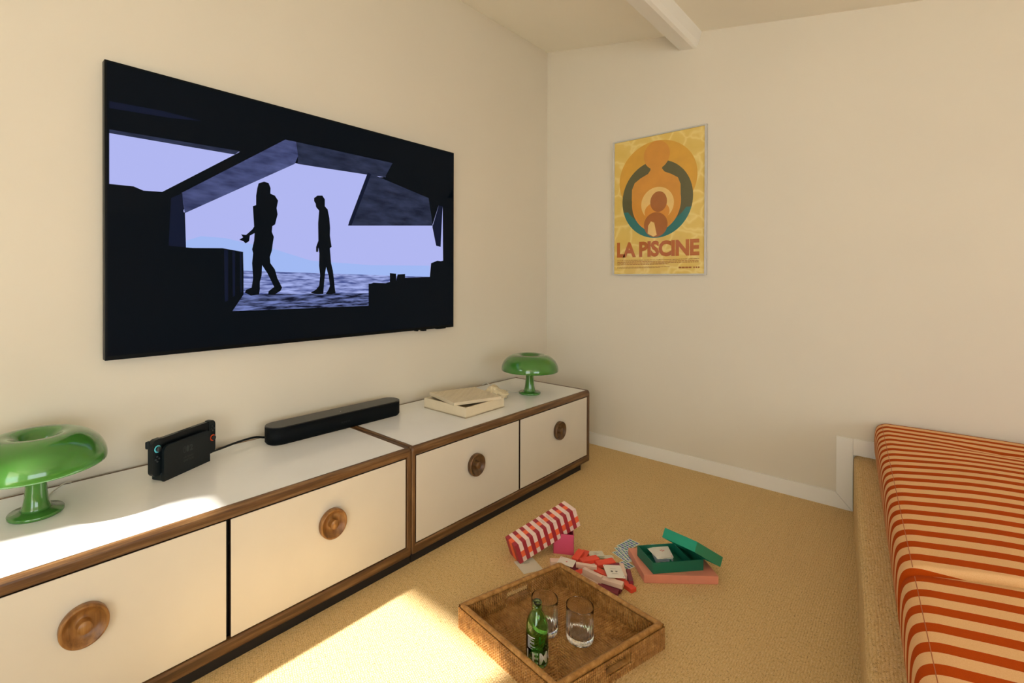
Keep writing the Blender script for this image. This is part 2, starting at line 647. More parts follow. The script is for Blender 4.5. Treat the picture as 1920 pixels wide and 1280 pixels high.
def cabinet(y0, y1, split, knobs, label, inset):
    t = empty("low_cabinet", (0.0, y0, 0.0), label=label, cat="cabinet", group="low white cabinets along the wall")
    L = y1 - y0
    T, zt, zb, W = 0.036, CT, 0.032, 0.020
    xb = 0.016
    # panels
    box("top_panel", (xb + 0.006, XF - 0.016, W, L - W, zt - 0.020, zt - 0.0006), M['lam'], t)
    box("side_panel", (xb, XF - 0.03, 0.004, 0.018, zb + 0.03, zt - 0.02), M['lam_front'], t)
    box("side_panel", (xb, XF - 0.03, L - 0.018, L - 0.004, zb + 0.03, zt - 0.02), M['lam_front'], t)
    box("back_panel", (xb, xb + 0.008, 0.018, L - 0.018, zb + 0.03, zt - 0.02), M['lam_front'], t)
    box("bottom_panel", (xb, XF - 0.03, 0.018, L - 0.018, zb + 0.004, zb + 0.03), M['black'], t)
    box("divider", (xb + 0.02, XF - 0.034, split - y0 - 0.010, split - y0 + 0.010, zb + 0.03, zt - 0.02), M['black'], t)
    # wooden lipping
    box("front_lipping", (XF - 0.026, XF, 0.0, L, zt - T, zt + 0.0005), M['wood_y'], t, 0.012, 4)
    box("front_lipping", (XF - 0.026, XF, 0.0, L, zb, zb + T), M['wood_y'], t, 0.007, 3)
    for a in (0.0, L - W):
        box("end_lipping", (xb, XF - 0.012, a, a + W, zt - 0.026, zt + 0.0005), M['wood_x'], t, 0.006, 3)
        box("upright_lipping", (XF - 0.026, XF - 0.0005, a, a + W, zb + 0.010, zt - 0.010), M['wood_z'], t, 0.006, 3)
    box("back_lipping", (xb, xb + 0.008, 0.0, L, zt - 0.020, zt + 0.0004), M['wood_y'], t, 0.002, 2)
    # doors
    zs0, zs1 = zb + T + 0.003, zt - T - 0.002
    g = 0.0062
    for (a, b), ky in zip(((W + 0.005, split - y0 - g), (split - y0 + g, L - W - 0.005)), knobs):
        d = box("door", (XF - 0.022, XF - 0.005, a, b, zs0, zs1), [M['lam_front'], M['wood_edge']], t, 0.0012, 1)
        for p in d.data.polygons:
            if p.normal.x < 0.5:
                p.material_index = 1
        prof = [(0.0, 0.0), (0.046, 0.0), (0.0485, 0.003), (0.0490, 0.0145), (0.0480, 0.0195), (0.0462, 0.0205), (0.0430, 0.0195),
                (0.0408, 0.0155), (0.0392, 0.0148), (0.0350, 0.0085), (0.0260, 0.0045), (0.0160, 0.0035), (0.0150, 0.0045),
                (0.0150, 0.0225), (0.0142, 0.0245), (0.0, 0.0250)]
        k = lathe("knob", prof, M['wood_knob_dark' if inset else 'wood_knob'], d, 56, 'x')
        k.location = (XF - 0.005, ky - y0, 0.283)
    box("plinth", (0.06, XF - 0.010, 0.001, L - inset, 0.0, zb + 0.002), M['black'], t)
    return t


YM, YE = -1.7395, -0.3755
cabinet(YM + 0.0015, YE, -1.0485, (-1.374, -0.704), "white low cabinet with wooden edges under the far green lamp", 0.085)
cabinet(YM - 1.364, YM - 0.0015, -2.4165, (-2.7465, -2.0862), "white low cabinet with wooden edges under the near green lamp", 0.0)


# ================================================================== lamps
def lamp(loc, label, cord):
    t = empty("mushroom_lamp", loc, label=label, cat="lamp", group="green mushroom lamps")
    lathe("base", [(0.0, 0.0), (0.0600, 0.0), (0.0615, 0.0015), (0.0615, 0.0075), (0.0600, 0.0095), (0.0420, 0.0115), (0.0350, 0.0150), (0.0, 0.0150)], M['lamp'], t, 64)
    lathe("stem", [(0.0, 0.0148), (0.0352, 0.0148), (0.0315, 0.021), (0.0285, 0.031), (0.0262, 0.045), (0.0243, 0.065), (0.0228, 0.09), (0.0218, 0.12), (0.0215, 0.165), (0.0, 0.165)], M['lamp'], t, 48)
    outer = [(0.1592, 0.131), (0.1600, 0.1345), (0.1602, 0.141), (0.1590, 0.151), (0.1560, 0.162), (0.1505, 0.174), (0.1420, 0.187), (0.1300, 0.1985), (0.1160, 0.2085),
             (0.1010, 0.2155), (0.0860, 0.2195), (0.0720, 0.2205), (0.0590, 0.2180), (0.0480, 0.2115), (0.0390, 0.2015), (0.0320, 0.1890), (0.0270, 0.1760), (0.0225, 0.163)]
    inner = []
    for i, (r, z) in enumerate(outer):
        a = outer[max(i - 1, 0)]
        b = outer[min(i + 1, len(outer) - 1)]
        d = Vector((b[0] - a[0], b[1] - a[1])).normalized()
        nrm = Vector((-d.y, d.x))
        inner.append((r + nrm.x * 0.003, z + nrm.y * 0.003))
    inner[0] = (outer[0][0] - 0.003, outer[0][1])
    lathe("shade", outer + inner[::-1], M['lamp'], t, 96, close=True)
    tube("cord", [Vector(p) - Vector(loc) for p in cord], 0.0022, M['cord'], t)
    return t


Z2 = CT + 0.0026
lamp((0.345, -0.688, CT), "green mushroom lamp near the corner, beside the beige box",
     [(0.30, -0.715, CT + 0.008), (0.2842, -0.7123, Z2), (0.22, -0.7386, Z2), (0.13, -0.725, Z2), (0.075, -0.715, CT + 0.012), (0.045, -0.72, CT + 0.018), (0.026, -0.73, Z2)])
lamp((0.207, -2.800, CT), "large green mushroom lamp in the foreground, cut by the picture edge",
     [(0.155, -2.785, CT + 0.008), (0.13, -2.775, Z2), (0.0878, -2.7589, Z2), (0.055, -2.735, CT + 0.006), (0.035, -2.715, CT + 0.008), (0.024, -2.70, Z2)])

# ================================================================== television
TX = 0.05
TY0, TY1, TZ0, TZ1 = -2.6165, -1.0045, 0.8235, 1.799
tv = empty("television", (0.0, (TY0 + TY1) / 2, TZ0), label="large flat television on the wall showing two silhouetted figures", cat="television")
OFF = Vector((0.0, (TY0 + TY1) / 2, TZ0))
bm = bmesh.new()
add_box(bm, 0.018, TX, TY0, TY1, TZ0, TZ1, 0.002, 2)
for v in bm.verts:
    v.co -= OFF
bmo("casing", bm, M['tvbody'], tv)
bm = bmesh.new()
add_box(bm, 0.0, 0.018, TY0 + 0.35, TY1 - 0.35, TZ0 + 0.2, TZ1 - 0.2)
for v in bm.verts:
    v.co -= OFF
bmo("wall_mount", bm, M['tvbody'], tv)
for (a, b, h) in ((-1.275, -1.262, 0.006), (-1.232, -1.205, 0.008), (-1.125, -1.06, 0.005)):
    bm = bmesh.new()
    add_box(bm, 0.022, 0.046, a, b, TZ0 - h, TZ0 + 0.003, 0.002, 1)
    for v in bm.verts:
        v.co -= OFF
    bmo("sensor", bm, M['tvbody'], tv)

TVP = [
    m_emit("screen_black", lin(3, 7, 12), 1.0),
    m_emit("screen_sky", lin(176, 182, 240), 1.0),
    m_emit("screen_sky_low", lin(160, 184, 242), 1.0),
    m_emit("screen_beam_lit", lin(44, 50, 86), 1.0, ((1, 8, 30), 0.3, 0.75, lin(84, 92, 140))),
    m_emit("screen_beam_dim", lin(24, 29, 48), 1.0, ((1, 8, 30), 0.3, 0.75, lin(50, 57, 84))),
    m_emit("screen_ground", lin(66, 78, 138), 1.0, ((1, 9, 90), 0.38, 0.62, lin(166, 178, 236))),
    m_emit("screen_ground_dark", lin(14, 18, 40), 1.0, ((1, 10, 90), 0.40, 0.68, lin(120, 134, 196))),
    m_emit("screen_navy", lin(14, 20, 42), 1.0),
    m_emit("screen_grey", lin(12, 22, 24), 1.0),
]


def tvp(x, y, lay):
    p = at(180 + x / 2.1329, 90 + y / 2.1329, 'x', TX + 0.0010)
    p.x = TX + 0.0010 + lay * 0.00012
    return p - OFF


scr_y0, scr_y1, scr_z0, scr_z1 = TY0 + 0.007, TY1 - 0.007, TZ0 + 0.014, TZ1 - 0.007
bm = bmesh.new()
add_box(bm, TX - 0.001, TX + 0.0008, scr_y0, scr_y1, scr_z0, scr_z1)
for v in bm.verts:
    v.co -= OFF
screen = bmo("screen", bm, TVP[0], tv)
bm = bmesh.new()
PICT = [
    (1, 1, [(53, 338), (575, 415), (555, 426), (265, 575), (190, 570), (150, 553), (53, 543)]),
    (1, 1, [(345, 655), (795, 460), (1160, 516), (1090, 517), (1008, 708), (1345, 710), (1370, 630), (1386, 632), (1388, 850), (1340, 860), (1335, 915), (590, 893), (588, 815), (360, 797), (355, 640)]),
    (2, 2, [(360, 770), (420, 752), (520, 760), (580, 775), (700, 800), (860, 850), (1100, 868), (1335, 870), (1335, 915), (590, 893), (588, 815), (360, 797)]),
    (3, 5, [(590, 890), (1335, 915), (1335, 940), (1090, 942), (1090, 980), (560, 985), (590, 960)]),
    (3, 6, [(560, 985), (1090, 980), (1090, 1030), (545, 1052), (530, 1030)]),
    (2, 7, [(53, 212), (260, 250), (425, 292), (300, 280), (53, 240)]),
    (2, 4, [(53, 325), (575, 412), (555, 426), (53, 340)]),
    (3, 3, [(340, 580), (757, 366), (800, 375), (808, 432), (795, 463), (355, 660)]),
    (3, 4, [(800, 375), (1186, 460), (1155, 517), (900, 478), (806, 463), (808, 432)]),
    (3, 4, [(1087, 497), (1330, 600), (1347, 710), (1008, 710), (1012, 695)]),
    (4, 7, [(1087, 497), (1100, 505), (1022, 708), (1008, 710)]),
    (4, 0, [(1190, 455), (1430, 480), (1430, 600), (1340, 600)]),
    (4, 7, [(1370, 630), (1386, 632), (1378, 795), (1360, 790), (1345, 715)]),
    (4, 0, [(265, 575), (345, 580), (360, 797), (290, 797), (53, 797), (53, 545), (150, 555), (190, 572)]),
    (5, 7, [(300, 600), (345, 580), (360, 797), (290, 790)]),
    (4, 0, [(53, 797), (505, 800), (588, 815), (590, 985), (545, 1052), (53, 1100)]),
    (5, 7, [(512, 806), (528, 808), (528, 1010), (515, 1015)]), (5, 7, [(545, 812), (556, 812), (556, 990), (547, 995)]), (5, 7, [(575, 815), (582, 815), (584, 975), (577, 978)]),
    (4, 0, [(1090, 945), (1110, 938), (1158, 940), (1175, 935), (1175, 900), (1200, 902), (1200, 930), (1206, 905), (1236, 903), (1236, 918), (1335, 915), (1340, 860), (1365, 850), (1400, 855), (1432, 862), (1432, 1045), (1090, 1032)]),
    (4, 0, [(1386, 632), (1432, 560), (1432, 870), (1388, 850)]),
    (5, 0, [(645, 560), (650, 541), (672, 534), (690, 540), (698, 560), (697, 582), (715, 590), (728, 610), (722, 640), (726, 665), (716, 705), (705, 712), (703, 735), (711, 755), (707, 780), (703, 810), (695, 835), (697, 860), (715, 885), (725, 920), (744, 958), (738, 970), (715, 985), (688, 985), (690, 972), (712, 955), (700, 930), (685, 900), (664, 868), (662, 910), (655, 935), (655, 965), (652, 985), (620, 990), (595, 978), (600, 966), (622, 958), (628, 920), (624, 860), (628, 820), (624, 805), (632, 770), (634, 740), (615, 750), (612, 772), (598, 781), (590, 773), (573, 766), (588, 757), (580, 745), (600, 747), (625, 725), (632, 714), (629, 665), (627, 632), (640, 628), (640, 590)]),
    (5, 0, [(872, 600), (885, 590), (905, 590), (915, 605), (915, 633), (926, 645), (933, 680), (936, 720), (935, 750), (942, 795), (935, 800), (940, 860), (947, 890), (952, 930), (955, 962), (958, 980), (940, 985), (918, 984), (930, 965), (935, 950), (930, 910), (920, 875), (916, 900), (912, 940), (910, 965), (909, 983), (885, 984), (858, 979), (880, 965), (892, 950), (896, 910), (892, 870), (893, 820), (889, 797), (888, 815), (880, 815), (880, 795), (889, 770), (888, 700), (892, 650), (880, 636), (878, 622), (872, 612)]),
]
for lay, mi, pts in PICT:
    q = [tvp(x, y, lay) for x, y in pts]
    q = [Vector((p.x, min(max(p.y, scr_y0 - OFF.y + .001), scr_y1 - OFF.y - .001), p.z)) for p in q]
    flat_poly(bm, q, mi)
for f in bm.faces:
    if f.normal.x < 0:
        f.normal_flip()
o = bmo("screen_picture", bm, TVP, screen, fix=False)
o['label'] = "lit picture of two dark figures walking beneath a broken concrete beam"

# ================================================================== framed poster
PX0, PX1, PZ0, PZ1 = 0.5095, 1.0695, 1.118, 1.969
FW, PT = 0.0105, 0.020
poster = empty("framed_poster", ((PX0 + PX1) / 2, 0.0, PZ0), label="framed yellow film poster reading LA PISCINE on the far wall", cat="poster")
PO = Vector(((PX0 + PX1) / 2, 0.0, PZ0))


def pbox(name, b, mat, bev=0.0, parent=poster):
    bm = bmesh.new()
    add_box(bm, *b, bev=bev)
    for v in bm.verts:
        v.co -= PO
    return bmo(name, bm, mat, parent)


pbox("frame_side", (PX0, PX0 + FW, -PT, -0.0005, PZ0, PZ1), M['frame'], 0.001)
pbox("frame_side", (PX1 - FW, PX1, -PT, -0.0005, PZ0, PZ1), M['frame'], 0.001)
pbox("frame_side", (PX0 + FW, PX1 - FW, -PT, -0.0005, PZ0, PZ0 + FW * .8), M['frame'], 0.001)
pbox("frame_side", (PX0 + FW, PX1 - FW, -PT, -0.0005, PZ1 - FW * .8, PZ1), M['frame'], 0.001)

k = NT("poster_yellow")
v = k.coord()
vor = k.n('ShaderNodeTexVoronoi', feature='DISTANCE_TO_EDGE')
vor.inputs['Scale'].default_value = 9
wv = k.n('ShaderNodeVectorMath', operation='ADD')
nzv = k.n('ShaderNodeTexNoise')
nzv.inputs['Scale'].default_value = 7
k.l(v, nzv.inputs['Vector'])
k.l(v, wv.inputs[0])
sc = k.n('ShaderNodeVectorMath', operation='SCALE')
sc.inputs['Scale'].default_value = 0.16
k.l(nzv.outputs['Color'], sc.inputs[0])
k.l(sc.outputs[0], wv.inputs[1])
k.l(wv.outputs[0], vor.inputs['Vector'])
k.base(k.ramp(vor.outputs[0], [(0.0, lin(238, 212, 130)), (0.10, lin(228, 194, 100)), (0.45, lin(222, 186, 88))]))
k.set(Roughness=0.5, Coat_Weight=0.5, Coat_Roughness=0.05)
PM = [k.m]
for nme, c in (("poster_amber", (218, 162, 50)), ("poster_olive", (92, 88, 50)), ("poster_teal", (48, 116, 110)), ("poster_orange", (220, 146, 50)), ("poster_rust", (214, 146, 48)), ("poster_brown", (170, 102, 40)), ("poster_pale", (236, 196, 116)), ("poster_letter", (184, 102, 38))):
    mm = plain(nme, lin(*c), 0.5, 0.05, 14, coat=0.5)
    PM.append(mm)
pbox("print", (PX0 + FW, PX1 - FW, -0.0125, -0.0008, PZ0 + FW * .8, PZ1 - FW * .8), PM[0])


def circ(cx, cz, rx, rz, n=72, a0=0, a1=360):
    return [(cx + rx * math.cos(math.radians(a0 + (a1 - a0) * i / n)), cz + rz * math.sin(math.radians(a0 + (a1 - a0) * i / n))) for i in range(n + (0 if a1 - a0 == 360 else 1))]


bm = bmesh.new()


def pl(pts, mi, lay):
    flat_poly(bm, [Vector((x, -0.0125 - lay * 0.00012, z)) - PO for x, z in pts], mi)


RX, RZ, RR = 0.7846, 1.577, 0.212
pl(circ(0.7863, 1.700, 0.2335, 0.2290), 1, 1)
pl(circ(RX, RZ, RR, 0.2335), 2, 2)
# teal lower flanks of the ring
pl(circ(RX, RZ, RR, 0.2335, 24, 196, 344), 3, 3)
pl(circ(RX, RZ + 0.075, RR * 1.02, 0.235, 24, 206, 334), 2, 4)
pl(circ(RX - 0.002, 1.560, 0.1475, 0.178), 4, 5)
# plain head-and-shoulders shape in a near tone
pl(circ(0.787, 1.842, 0.078, 0.086, 40), 5, 6)
pl([(0.752, 1.79), (0.750, 1.755), (0.735, 1.735), (0.690, 1.715), (0.652, 1.690), (0.635, 1.650), (0.634, 1.585), (0.650, 1.50), (0.69, 1.43), (0.79, 1.40), (0.87, 1.43), (0.912, 1.50), (0.928, 1.585), (0.927, 1.650), (0.912, 1.690), (0.875, 1.715), (0.835, 1.735), (0.820, 1.755), (0.822, 1.79)], 5, 6.4)
pl(circ(0.792, 1.548, 0.098, 0.101, 40), 7, 7)
pl(circ(0.790, 1.500, 0.075, 0.060, 32), 4, 8)
pl(circ(0.800, 1.560, 0.050, 0.062, 32), 6, 9)
pl(circ(0.783, 1.423, 0.071, 0.075, 40), 6, 10)
pl([(0.735, 1.372), (0.738, 1.42), (0.755, 1.445), (0.775, 1.435), (0.79, 1.36), (0.77, 1.352)], 7, 11)
for f in bm.faces:
    if f.normal.y > 0:
        f.normal_flip()
art = bmo("artwork", bm, PM, poster, fix=False)
art['label'] = "amber disc, dark ring and orange upright shape printed on the poster"


def on_print(x0, x1, z0, z1, lay=12):
    return lambda u, v: Vector((x0 + u * (x1 - x0), -0.0125 - lay * 0.00012, z0 + v * (z1 - z0))) - PO


o = lettering("title_lettering", "LA PISCINE", on_print(0.538, 1.032, 1.2295, 1.326), PM[8], poster, 0.045, 0.96)
o = lettering("credit_lettering", "UN FILM DE JACQUES DERAY AVEC  ALAIN DELON  ROMY SCHNEIDER  MAURICE RONET  JANE BIRKIN", on_print(0.540, 1.032, 1.2065, 1.2145), PM[6], poster, 0.01)
bm = bmesh.new()
for i, (a, b, z, h) in enumerate(((.5405, 1.032, 1.1995, .0036), (.5405, 1.028, 1.1915, .0036), (.5405, .86, 1.1835, .0036), (.5405, .87, 1.168, .0022), (.5405, .81, 1.1625, .0022), (.919, .990, 1.158, .009))):
    x = a
    rnd = random.Random(i)
    while x < b:
        w = min(rnd.uniform(.006, .02), b - x)
        pts = [(x, z), (x + w, z), (x + w, z + h), (x, z + h)]
        flat_poly(bm, [Vector((px, -0.0142, pz)) - PO for px, pz in pts])
        x += w + .0025
for cx in (1.004, 1.017, 1.029):
    flat_poly(bm, [Vector((px, -0.0142, pz)) - PO for px, pz in circ(cx, 1.1625, .0048, .0048, 16)])
bmo("fine_print", bm, PM[6], poster, fix=False)["kind"] = "stuff"
gl = NT("poster_glazing")
gl.base((1, 1, 1, 1))
gl.set(Roughness=0.03, IOR=1.2, Transmission_Weight=1.0)

# ================================================================== game console in its dock
a = at(307.7, 902.8, 'z', CT)
ang = math.atan2(0.894857, -0.44635)
con = empty("game_console", (a.x, a.y, CT), (0, 0, ang), "black handheld game console standing in its dock", "game console")
# local frame: x along the dock, y towards the wall (left-hand side), z up
LD = 0.186
bm = bmesh.new()
prism(bm, rrect(0.0, LD, -0.02, 0.112, 0.018), 0.0, 0.010)
for v in bm.verts:
    v.co = Vector((v.co.x, v.co.z, max(v.co.y, 0.0)))
dock = bmo("dock_front", bm, M['dark'], con)
bm = bmesh.new()
add_box(bm, 0.0, LD, 0.010, 0.052, 0.0, 0.024, 0.003)
add_box(bm, 0.004, LD - 0.004, 0.038, 0.050, 0.02, 0.100, 0.004)
bmo("dock_base", bm, M['dark'], con)
bm = bmesh.new()
prism(bm, rrect(0.006, 0.197, 0.021, 0.134, 0.004), 0.018, 0.032)
for v in bm.verts:
    v.co = Vector((v.co.x, v.co.z, v.co.y))
tab = bmo("tablet", bm, M['dark2'], con)
box("top_button", (0.075, 0.125, 0.022, 0.028, 0.1335, 0.1355), M['dark'], con, 0.0008)


def controller(x0, x1, left):
    r = 0.017
    bm = bmesh.new()
    if left:
        poly = [(x1, 0.020), (x1, 0.136)] + [(x0 + r - r * math.sin(math.radians(t)), 0.136 - r + r * math.cos(math.radians(t))) for t in range(0, 91, 15)] + [(x0 + r - r * math.cos(math.radians(t)), 0.020 + r - r * math.sin(math.radians(t))) for t in range(0, 91, 15)]
    else:
        poly = [(x0, 0.136), (x0, 0.018)] + [(x1 - r + r * math.sin(math.radians(t)), 0.018 + r - r * math.cos(math.radians(t))) for t in range(0, 91, 15)] + [(x1 - r + r * math.cos(math.radians(t)), 0.136 - r + r * math.sin(math.radians(t))) for t in range(0, 91, 15)]
    prism(bm, poly, 0.016, 0.034)
    for v in bm.verts:
        v.co = Vector((v.co.x, v.co.z, v.co.y))
    c = bmo("controller", bm, M['dark'], con)
    cx = (x0 + x1) / 2 + (0.001 if left else 0.001)
    sz = 0.106 if left else 0.073
    bz = 0.074 if left else 0.106
    ring = lathe("stick_ring", [(0.0072, 0.0), (0.0115, 0.0), (0.0115, 0.0016), (0.0072, 0.0016)], M['cyan' if left else 'orange_ring'], c, 28, close=True)
    ring.rotation_euler = (math.radians(90), 0, 0)
    ring.location = (cx, 0.0155, sz)
    st = lathe("thumb_stick", [(0.0, 0.0), (0.0050, 0.0), (0.0050, 0.004), (0.0082, 0.0055), (0.0082, 0.0085), (0.0, 0.0088)], M['stick'], c, 24)
    st.rotation_euler = (math.radians(90), 0, 0)
    st.location = (cx, 0.0158, sz)
    for dx, dz in ((0.0065, 0), (-0.0065, 0), (0, 0.0075), (0, -0.0075)):
        bt = lathe("button", [(0.0, 0.0), (0.0034, 0.0), (0.0034, 0.0018), (0.0, 0.0024)], M['stick'], c, 14)
        bt.rotation_euler = (math.radians(90), 0, 0)
        bt.location = (cx + dx, 0.0162, bz + dz)
    bm = bmesh.new()
    if left:
        add_box(bm, x0 - 0.003, x0 + 0.012, 0.030, 0.044, 0.108, 0.132, 0.004)
    else:
        add_box(bm, x1 - 0.012, x1 + 0.001, 0.030, 0.042, 0.108, 0.130, 0.004)
    bmo("trigger", bm, M['dark'], c)
    return c


controller(-0.0285, 0.0060, True)
controller(0.1970, 0.2270, False)
# mark printed on the dock: two small rounded panels and a 2, a word below
bm = bmesh.new()
for x0, x1, hollow in ((0.073, 0.0835, True), (0.0850, 0.0955, False)):
    o_ = rrect(x0, x1, 0.066, 0.0865, 0.0042, 4)
    if hollow:
        i_ = rrect(x0 + .0018, x1 - .0018, 0.0678, 0.0847, 0.0026, 4)
        va = [bm.verts.new((x, -0.0004, z)) for x, z in o_]
        vb = [bm.verts.new((x, -0.0004, z)) for x, z in i_]
        for q in range(len(va)):
            q2 = (q + 1) % len(va)
            bm.faces.new((va[q], va[q2], vb[q2], vb[q]))
    else:
        flat_poly(bm, [Vector((x, -0.0004, z)) for x, z in o_])
flat_poly(bm, [Vector((0.0783 + .0019 * math.cos(t * .5236), -0.0004, 0.0805 + .0019 * math.sin(t * .5236))) for t in range(12)])
bmo("dock_emblem", bm, M['dark3'], dock, fix=False)
lettering("dock_numeral", "2", lambda u, v: Vector((0.0985 + u * 0.0135, -0.0004, 0.066 + v * 0.0205)), M['dark3'], dock, 0.03)
lettering("dock_lettering", "NINTENDO", lambda u, v: Vector((0.0740 + u * 0.040, -0.0004, 0.0465 + v * 0.0065)), M['dark3'], dock, 0.01)
lettering("dock_lettering", "SWITCH", lambda u, v: Vector((0.0740 + u * 0.040, -0.0004, 0.0350 + v * 0.0085)), M['dark3'], dock, 0.02)

tag(tube("black_cable", [(0.135, -2.335, CT + 0.020), (0.110, -2.315, CT + 0.020), (0.083, -2.27, CT + 0.016), (0.062, -2.20, CT + 0.018), (0.048, -2.13, CT + 0.017), (0.050, -2.09, CT + 0.008), (0.060, -2.06, CT + 0.0045)], 0.0042, M['dark2']),
    "black cable curving from the game console to the soundbar", "cable")

# ================================================================== soundbar
sb = empty("soundbar", (0.118, -1.789, CT), label="long black soundbar lying across both cabinets", cat="speaker")
HL, RB = 0.3255, 0.050


def stadium(hl, r, n=16):
    out = []
    for i in range(n + 1):
        t = math.pi * i / n
        out.append((r * math.cos(t), hl - r + r * math.sin(t)))
    for i in range(n + 1):
        t = math.pi + math.pi * i / n
        out.append((r * math.cos(t), -hl + r + r * math.sin(t)))
    return out


def loft(name, secs, mat, parent, cap0=True, cap1=True):
    bm = bmesh.new()
    rings = []
    for pts, z in secs:
        rings.append([bm.verts.new((x, y, z)) for x, y in pts])
    for a_, b_ in zip(rings, rings[1:]):
        for i in range(len(a_)):
            j = (i + 1) % len(a_)
            bm.faces.new((a_[i], a_[j], b_[j], b_[i]))
    if cap0:
        bm.faces.new(rings[0][::-1])
    if cap1:
        bm.faces.new(rings[-1])
    o = bmo(name, bm, mat, parent)
    for p in o.data.polygons:
        p.use_smooth = len(p.vertices) == 4
    return o


loft("base", [(stadium(HL - .006, RB - .006), 0.0), (stadium(HL - .006, RB - .006), 0.004)], M['tvbody'], sb)
loft("grille", [(stadium(HL - .003, RB - .003), 0.004), (stadium(HL, RB), 0.008), (stadium(HL, RB), 0.066)], M['fabric_black'], sb)
loft("top_cap", [(stadium(HL, RB), 0.066), (stadium(HL - .0006, RB - .0006), 0.0685), (stadium(HL - .003, RB - .003), 0.0695)], M['bar_top'], sb)
for y in (-0.012, 0.0, 0.012):
    d = lathe("touch_light", [(0.0, 0.0), (0.0016 if y else 0.0022, 0.0), (0.0016 if y else 0.0022, 0.0004), (0, 0.0004)], M['led' if y == 0 else 'dark3'], sb, 12)
    d.location = (0.018 if y else 0.014, y, 0.0694)
lettering("brand_lettering", "SONOS", lambda u, v: Vector((RB + 0.0004, -0.02 + u * 0.045, 0.028 + v * 0.008)), M['dark4'], sb)

# ================================================================== beige box, its lid and the pouch
BX, BY, BZ, BYAW = 0.4321, -1.3121, CT, 1.5828
BL, BW, BH = 0.2887, 0.2832, 0.050
bb = empty("game_box", (BX, BY, BZ), (0, 0, BYAW), "open beige box with pale lining on the white cabinet", "box")
t_ = 0.008
box("floor_panel", (0, BL, 0, BW, 0, 0.006), M['felt'], bb)
for b in ((0, BL, 0, t_), (0, BL, BW - t_, BW), (0, t_, t_, BW - t_), (BL - t_, BL, t_, BW - t_)):
    box("wall_panel", b + (0.0, BH), M['beige'], bb, 0.0008, 1)
box("lining", (t_, BL - t_, t_, BW - t_, 0.006, 0.030), M['felt'], bb)
lid = empty("box_lid", (0.3703, -1.3275, 0.4962), (0, 0.012, 1.3112), "beige lid with a woven relief lying askew on the open box", "box lid")
box("lid_panel", (0, 0.2763, 0, 0.2474, 0.0, 0.0150), M['beige'], lid, 0.0012, 1)
bm = bmesh.new()
for i in range(9):
    for j in range(15):
        cx = 0.018 + i * 0.030 + (0.015 if j % 2 else 0)
        cy = 0.012 + j * 0.0160
        if cx + .014 > 0.272:
            continue
        ring = [(-0.014, 0), (-0.007, -0.0062), (0.007, -0.0062), (0.014, 0), (0.007, 0.0062), (-0.007, 0.0062)]
        c = bm.verts.new((cx, cy, 0.0172))
        w = [bm.verts.new((cx + x, cy + y, 0.0150)) for x, y in ring]
        for q in range(6):
            bm.faces.new((w[q], w[(q + 1) % 6], c))
rel = bmo("relief", bm, M['beige_lid'], lid)

bm = bmesh.new()
bmesh.ops.create_icosphere(bm, subdivisions=5, radius=1.0)
for v in bm.verts:
    p = v.co.copy()
    d = noise.noise(p * 1.6 + Vector((3, 1, 4))) * 0.35 + abs(noise.noise(p * 4.2 + Vector((9, 2, 7)))) * 0.28 + noise.noise(p * 9) * 0.06
    s = 1.0 + d - 0.1
    v.co = Vector((p.x * 0.065 * s, p.y * 0.075 * s, max(p.z * 0.036 * s + 0.030 - 0.012 * p.x, 0.0006)))
po = bmo("cloth_pouch", bm, M['clearbag'], None, True)
po.location = (0.270, -0.895, CT)
po.scale = (0.85, 0.85, 0.85)
po.rotation_euler = (0, 0, 0.5)
tag(po, "crumpled cream cloth pouch behind the beige box", "pouch")

# ================================================================== rattan tray
TA, TB, TC = Vector((0.909, -1.857, 0)), Vector((1.014, -1.436, 0)), Vector((1.410, -1.493, 0))
TD = TA + TC - TB
tray = empty("rattan_tray", (0, 0, 0), label="square woven rattan tray with cut-out handles on the carpet", cat="tray")
TO = (TA + TC) / 2
tray.location = TO
TH = 0.066


def weave(O, U, V, N, pu, pv, amp, mode='wall', hole=None, S=4):
    """relief of wrapped rattan strands over the patch O + s U + t V"""
    lu, lv = U.length, V.length
    nu, nv = max(2, round(lu / pu)), max(2, round(lv / pv))
    iu = np.linspace(0, 1, nu * S + 1)
    iv = np.linspace(0, 1, nv * S + 1)
    s, t = np.meshgrid(iu, iv, indexing='ij')
    cu, cv = s * nu, t * nv
    if mode == 'floor':
        a_, b_ = np.abs(s - .5), np.abs(t - .5)
        sw = a_ > b_
        cu, cv = np.where(sw, cv, cu), np.where(sw, cu, cv)
    col = np.floor(cu)
    dv = cv - np.floor(cv) - 0.5
    du = cu - np.round(cu) + 0.30 * dv * (1 if mode == 'wall' else 0.6)
    slot = np.exp(-(du / 0.25) ** 4 - (dv / 0.37) ** 4)
    h = 0.72 + 0.28 * np.abs(np.sin(np.pi * cu)) - 0.9 * slot - 0.10 * np.exp(-((np.abs(dv) - 0.5) / 0.1) ** 2)
    O_, U_, V_, N_ = (np.array(q) for q in (O, U, V, N.normalized()))
    P = O_ + s[..., None] * U_ + t[..., None] * V_ + (h * amp)[..., None] * N_
    w = len(iv)
    ii, jj = np.meshgrid(np.arange(len(iu) - 1), np.arange(len(iv) - 1), indexing='ij')
    keep = np.ones_like(ii, bool)
    if hole:
        sm, tm = (ii + .5) / (len(iu) - 1), (jj + .5) / (len(iv) - 1)
        keep = ~((sm > hole[0]) & (sm < hole[1]) & (tm > hole[2]) & (tm < hole[3]))
    ii, jj = ii[keep], jj[keep]
    F = np.stack([ii * w + jj, (ii + 1) * w + jj, (ii + 1) * w + jj + 1, ii * w + jj + 1], -1)
    return P.reshape(-1, 3), F.reshape(-1, 4)


